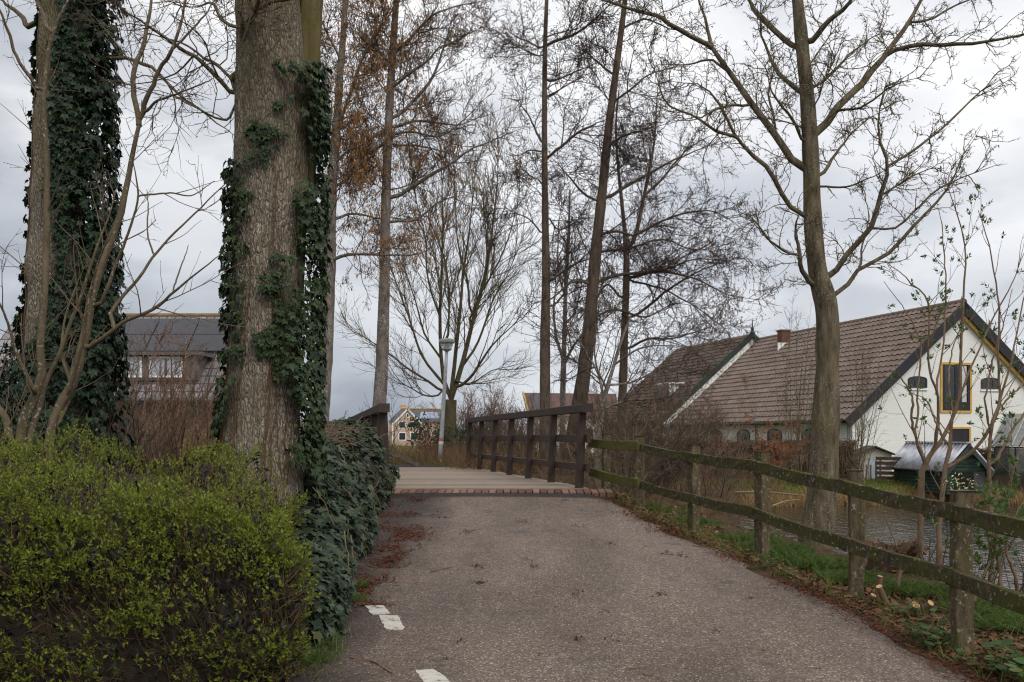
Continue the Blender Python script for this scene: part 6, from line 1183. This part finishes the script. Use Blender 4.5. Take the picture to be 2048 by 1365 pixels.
fern_patch('feathery green cow parsley under the fence between the mossy posts', [(3.05, 11.0, .38, 44), (3.25, 10.2, .36, 46), (2.95, 11.9, .34, 30), (3.35, 9.4, .32, 32), (3.7, 8.6, .34, 36), (3.75, 7.3, .22, 20), (2.6, 13.2, .3, 22), (2.35, 14.4, .3, 14), (3.9, 7.8, .28, 22), (4.1, 7.1, .25, 16), (3.15, 9.9, .2, 14), (3.55, 6.1, .3, 26), (3.75, 5.6, .3, 26), (3.05, 10.6, .2, 16)], (.10, .22))
fern_patch('small ferny green plants at the foot of the ivy on the left', [(-1.50, 8.7, .10, 8), (-1.46, 8.2, .12, 9), (-1.42, 6.9, .1, 8), (-1.35, 6.5, .12, 9)], (.10, .22))
RND = leafmat('round_green_leaf', [rgb(54, 76, 40), rgb(68, 92, 50), rgb(84, 106, 62), rgb(46, 66, 36), rgb(92, 104, 54)], .6, .25, .15)
pos, tp, nr, sc, st_ = [], [], [], [], []
for x, y, rad, cnt, s0, s1 in ((3.08, 6.95, .22, 44, .04, .08), (3.42, 6.15, .28, 70, .04, .085), (3.25, 7.6, .2, 20, .035, .07), (3.62, 5.6, .25, 50, .04, .085), (2.62, 9.7, .12, 16, .035, .06), (3.2, 6.4, .15, 20, .04, .07)):
    for _ in range(cnt):
        a = rng.uniform(0, 2 * pi); r = rad * np.sqrt(rng.random()); c = np.array([x + r * cos(a), y + r * sin(a)]); z = float(land(c[0], c[1])); hh = rng.uniform(.04, .16); b = rng.uniform(0, 2 * pi)
        p = np.array([c[0] + .05 * cos(b), c[1] + .05 * sin(b), z + hh]); pos.append(p); tp.append([cos(b), sin(b), -.1]); nr.append([rng.normal(0, .3), rng.normal(-.15, .3), 1]); sc.append(rng.uniform(s0, s1)); st_.append([[c[0], c[1], z - .01], (np.array([c[0], c[1], z]) + p) / 2 + [0, 0, .02], p])
mb = MB(); mb.stamp(ROUND_V, ROUND_F, np.array(pos), frames(unit(np.array(tp)), unit(np.array(nr))), np.array(sc)); mb.tubes(np.array(st_), np.full((len(st_), 3), .002), 3); tag(mb.build('round_leaved_weeds', RND), 'round leaved green weeds at the path edge below the nearest fence posts', 'weeds', None, 'stuff')
n = 2600; y = rng.uniform(5, 15.5, n); x = er(y) + np.abs(rng.normal(.25, .35, n)) + .1; k = y < yn(x) + .6; x, y = x[k], y[k]; blades(GRS, 'grass', 'sparse green grass blades on the bank under the fence', x, y, land(x, y) - .01, n, (.05, .2), .008, .7)
n = 420; y = rng.uniform(6.1, 7.6, n); x = el(y) + rng.normal(-.02, .10, n); blades(GRS, 'grass', 'tufts of green grass at the foot of the hedge by the white road marks', x, y, np.maximum(land(x, y), zp(y)) - .01, n, (.04, .17), .007, .7)
# --- litter of fallen catkins and leaves
LIT = leafmat('red_brown_litter', [rgb(80, 44, 33), rgb(100, 55, 40), rgb(120, 70, 51), rgb(64, 39, 31), rgb(88, 65, 50)], .9, .05, .15)
CURL_V = [(-.5, 0, 0), (.5, 0, 0), (.5, .5, .12), (-.5, .5, .12), (.35, 1, .02), (-.35, 1, .02)]; CURL_F = [(0, 1, 2, 3), (3, 2, 4, 5)]
def litter(name, label, x, y, z, size, mat, asp=.28, flat=.25):
    n = len(x); p = np.stack([x, y, z + rng.uniform(.002, .02, n)], -1); t = rv(n) * [1, 1, flat]; mb = MB(); s = rng.uniform(*size, n); mb.stamp(CURL_V, CURL_F, p, frames(unit(t), unit(rv(n) * [.5, .5, .3] + [0, 0, 1])), np.stack([s * asp, s, s], -1)); return tag(mb.build(name, mat), label, 'leaf litter', None, 'stuff')
n = 11500; y = 3.8 + 12 * rng.random(n); o = rng.normal(.12, .16, n); kk = fbm(y * 1.6, o * 0, 3, 44) + rng.normal(0, .12, n) > .38; x = er(y) + o; k = kk & (x > er(y) - .22 - .25 * sm(.5, .75, fbm(y * 1.1, y * 0 + 5, 3, 4))); x, y = x[k], y[k]; litter('leaf_litter', 'red brown band of fallen catkins along the right edge of the path', x, y, np.maximum(land(x, y), np.where(x < er(y), zpath(x, y), -9)), (.015, .05), LIT)
px_, py_ = [], []
for a, b, rx, ry, c in ((820, 1070, 34, 16, 900), (790, 1095, 40, 16, 700), (775, 1115, 30, 14, 500), (745, 1165, 40, 16, 700), (735, 1185, 26, 12, 400), (775, 1035, 24, 8, 260), (835, 1030, 40, 6, 320), (800, 1003, 40, 5, 300), (760, 1010, 30, 10, 400), (755, 1060, 26, 14, 400), (880, 1036, 26, 3, 60), (840, 1000, 30, 4, 160), (740, 1212, 30, 5, 160), (770, 1140, 30, 12, 400)):
    c = int(c * 1.7); px_.append(rng.normal(a, rx * .62, c)); py_.append(rng.normal(b, ry * .62, c))
G = np.array([ground_px(a, b) for a, b in zip(np.concatenate(px_), np.concatenate(py_))]); k = fbm(G[:, 0] * 5, G[:, 1] * 3.2, 3, 91) + rng.normal(0, .07, len(G)) > .46; G = G[k]; litter('leaf_litter', 'patches of rust red fallen catkins along the left edge of the path', G[:, 0], G[:, 1], np.maximum(G[:, 2], zpath(G[:, 0], G[:, 1])) , (.012, .045), LIT)
px_, py_ = [], []
for i in range(26): a, b = rng.uniform(800, 1600), rng.uniform(1000, 1330); c = rng.integers(3, 12); px_.append(rng.normal(a, 7, c)); py_.append(rng.normal(b, 2.5, c))
for a, b, c in ((1050, 1045, 26), (935, 1066, 30), (960, 1167, 40), (955, 1135, 30), (1330, 1108, 26), (1358, 1111, 24), (1322, 1190, 26), (1240, 1025, 24), (1220, 1088, 24), (1165, 1053, 20), (1130, 1002, 24), (1068, 1135, 16), (1345, 1064, 30), (1300, 1063, 20)): px_.append(rng.normal(a, 7, c)); py_.append(rng.normal(b, 2., c))
G = np.array([ground_px(a, b) for a, b in zip(np.concatenate(px_), np.concatenate(py_))]); k = (G[:, 0] < er(G[:, 1])) & (G[:, 0] > el(G[:, 1])); G = G[k]; litter('leaf_litter', 'scattered dark scraps of leaves and catkins on the middle of the path', G[:, 0], G[:, 1], G[:, 2], (.014, .038), leafmat('dark_litter', [rgb(56, 40, 33), rgb(76, 52, 42), rgb(48, 37, 32)], .9, 0, .1), .35)
BRL = leafmat('brown_leaf', [rgb(96, 66, 48), rgb(122, 86, 62), rgb(82, 58, 46), rgb(140, 104, 78)], .85, .1, .2)
n = 3600; y = rng.uniform(5, 16, n); x = er(y) + .2 + np.abs(rng.normal(.3, .4, n)); k = y < yn(x) + .3; x, y = x[k], y[k]; litter('leaf_litter', 'brown dead leaves lying on the soil under the fence', x, y, land(x, y), (.03, .08), BRL, .55, .3)
n = 1200; y = rng.uniform(5.6, 9.5, n); x = el(y) + rng.normal(-.12, .14, n); litter('leaf_litter', 'brown leaf scraps and grit under the foot of the hedge', x, y, np.maximum(land(x, y), zp(y) - .03), (.015, .05), BRL, .5, .3)
# sticks lying by the path: each is a thing
STK = simple('dead_stick', rgb(112, 90, 70), .9, .3, 6)
def stick(label, pts, r, nm='stick'):
    P = resample(np.array([ground_px(a, b) for a, b in pts]), 12); 
    for q in P: q[2] = max(float(land(q[0], q[1])), float(zpath(q[0], q[1])) if el(q[1]) - .3 < q[0] < er(q[1]) + .1 else -9) + r + .004
    P += rng.normal(0, .003, P.shape); mb = MB(); mb.tubes(P, np.linspace(r, r * .5, 12), 6, cap=True); tag(mb.build(nm, STK), label, 'stick', 'dead sticks along the path edges')
for lab, pts, r in (('long bent stick lying along the path edge below the third and fourth fence posts', [(1560, 1130), (1620, 1160), (1700, 1185), (1800, 1215)], .010), ('stick lying at the path edge beside the round leaved weeds', [(1880, 1258), (1905, 1275), (1935, 1292)], .018), ('thin curved stick on the litter left of the cow parsley', [(1385, 1093), (1440, 1103), (1500, 1120)], .007), ('twig on the asphalt at the lower right of the photo', [(1252, 1340), (1275, 1338), (1295, 1340)], .006), ('thin twig lying on the path beside the dark stain', [(862, 1145), (885, 1140), (905, 1136)], .007), ('slanting twig in the bottom edge of the path', [(1275, 1346), (1300, 1354), (1320, 1359)], .005), ('root-like stick on the dark tarmac near the white marks', [(700, 1318), (740, 1325), (785, 1350)], .008), ('pale thin stick across the litter under the second fence post', [(1630, 1130), (1690, 1170), (1740, 1195)], .006), ('long dry stick in the litter strip near the foot of the fence', [(1700, 1205), (1780, 1235), (1850, 1260)], .007)): stick(lab, pts, r)
CUT = simple('cut_wood', rgb(196, 160, 112), .8, .15, 8)
def stump(label, px, py, d, r, h, tilt):
    b = at(px, py, d); b[2] = base_z(b) - .03; dr = unit(np.array([[tilt[0], tilt[1], 1.]]))[0]; P = b + dr * np.linspace(0, h, 5)[:, None]; th = thing('cut_stump', label, 'stump', b, 'freshly cut stumps under the fence'); mb = MB(); mb.tubes(P, np.linspace(r * 1.25, r, 5), 12); mb.build('stem', ELB, th, True)
    u_ = unit(np.cross(dr, [1, 0, 0])[None])[0]; v_ = np.cross(dr, u_); mb = MB(); a = np.linspace(0, 2 * pi, 13)[:12]; mb.prism([P[-1] + r * 1.0 * (u_ * cos(q) + v_ * sin(q)) for q in a], dr * .003); mb.build('cut_face', CUT, th)
stump('upright freshly cut stump nearest the fourth fence post', 1752, 1170, 8.3, .022, .26, (.1, -.1)); stump('cut stump leaning left among the grass', 1775, 1180, 8.2, .026, .22, (-.5, -.3)); stump('thick pale cut stump end facing the path', 1818, 1200, 7.9, .034, .15, (.1, -1.0)); stump('smaller pale cut stump beside the thick one', 1836, 1196, 7.9, .028, .17, (.5, -.9)); stump('thin tall cut stump at the back of the cluster', 1790, 1165, 8.5, .016, .3, (.2, 0)); stump('short dark cut stump left of the cluster', 1733, 1182, 8.3, .026, .12, (.4, -.5))
# old root mass at the water's edge
rt = at(1785, 1110, 9.9); rt[2] = base_z(rt) - .02
RS_ = .5
ro = thing('root_stump', 'broad old brown stump overhanging the water behind the fence', 'stump', rt)
mb = MB(); k = 30; th_ = np.linspace(0, 2 * pi, k + 1)[:k]; V = []
for i, (z, r) in enumerate(((-.35, .46), (-.1, .5), (.15, .42), (.3, .40), (.40, .34), (.34, .18), (.36, .02))): rr = RS_ * r * (1 + .5 * (fbm(np.cos(th_) * 2.4 + 4, np.sin(th_) * 2.4 + z * 3, 4, 8) - .5) * 1.2); V.append(np.stack([rt[0] + rr * np.cos(th_) * 1.15, rt[1] + rr * np.sin(th_) * .8, rt[2] + z * .75 + .10 * (fbm(np.cos(th_) * 4, np.sin(th_) * 4 + z, 3, 18) - .5) + 0 * th_], -1))
mb.grid(np.array(V), wrap=True); mb.build('stump_body', barkmat('rotten_wood', rgb(46, 36, 29), rgb(92, 74, 59), rgb(80, 78, 46), .3, 10, .4, 1.), ro, True)
n = 70; a = rng.uniform(0, 2 * pi, n); P = np.zeros((n, 5, 3)); P[:, 0] = rt + np.stack([np.cos(a) * .2, np.sin(a) * .15, .2 + 0 * a], -1); d = unit(np.stack([np.cos(a), np.sin(a), rng.uniform(.2, 1.6, n)], -1))
for i in range(1, 5): P[:, i] = P[:, i - 1] + d * .04 + rng.normal(0, .008, (n, 3))
mb = MB(); mb.tubes(P, rng.uniform(.007, .02, n)[:, None] * np.linspace(1, .75, 5)[None], 7, cap=True); mb.build('shoots', simple('brown_shoot', rgb(104, 78, 58), .9, .3, 7), ro)
# fallen branches at the water's far edge left of the alder
lg = simple('pale_driftwood', rgb(128, 110, 86), .9, .25, 5)
for lab, a, b, r in (('pale fallen branch lying at the water line left of the near alder', (1470, 985, 25.5), (1610, 992, 25.0), .035), ('thin fallen branch sloping into the water behind the third fence post', (1545, 1012, 21), (1600, 1000, 23), .02)):
    mb = MB(); P = resample(np.array([at(*a), (at(*a) + at(*b)) / 2 + [0, 0, .04], at(*b)]), 10); P[:, 2] = np.maximum(P[:, 2], WZ + .02); mb.tubes(P, np.linspace(r, r * .5, 10), 7, cap=True); tag(mb.build('fallen_branch', lg), lab, 'branch', 'fallen branches at the water')
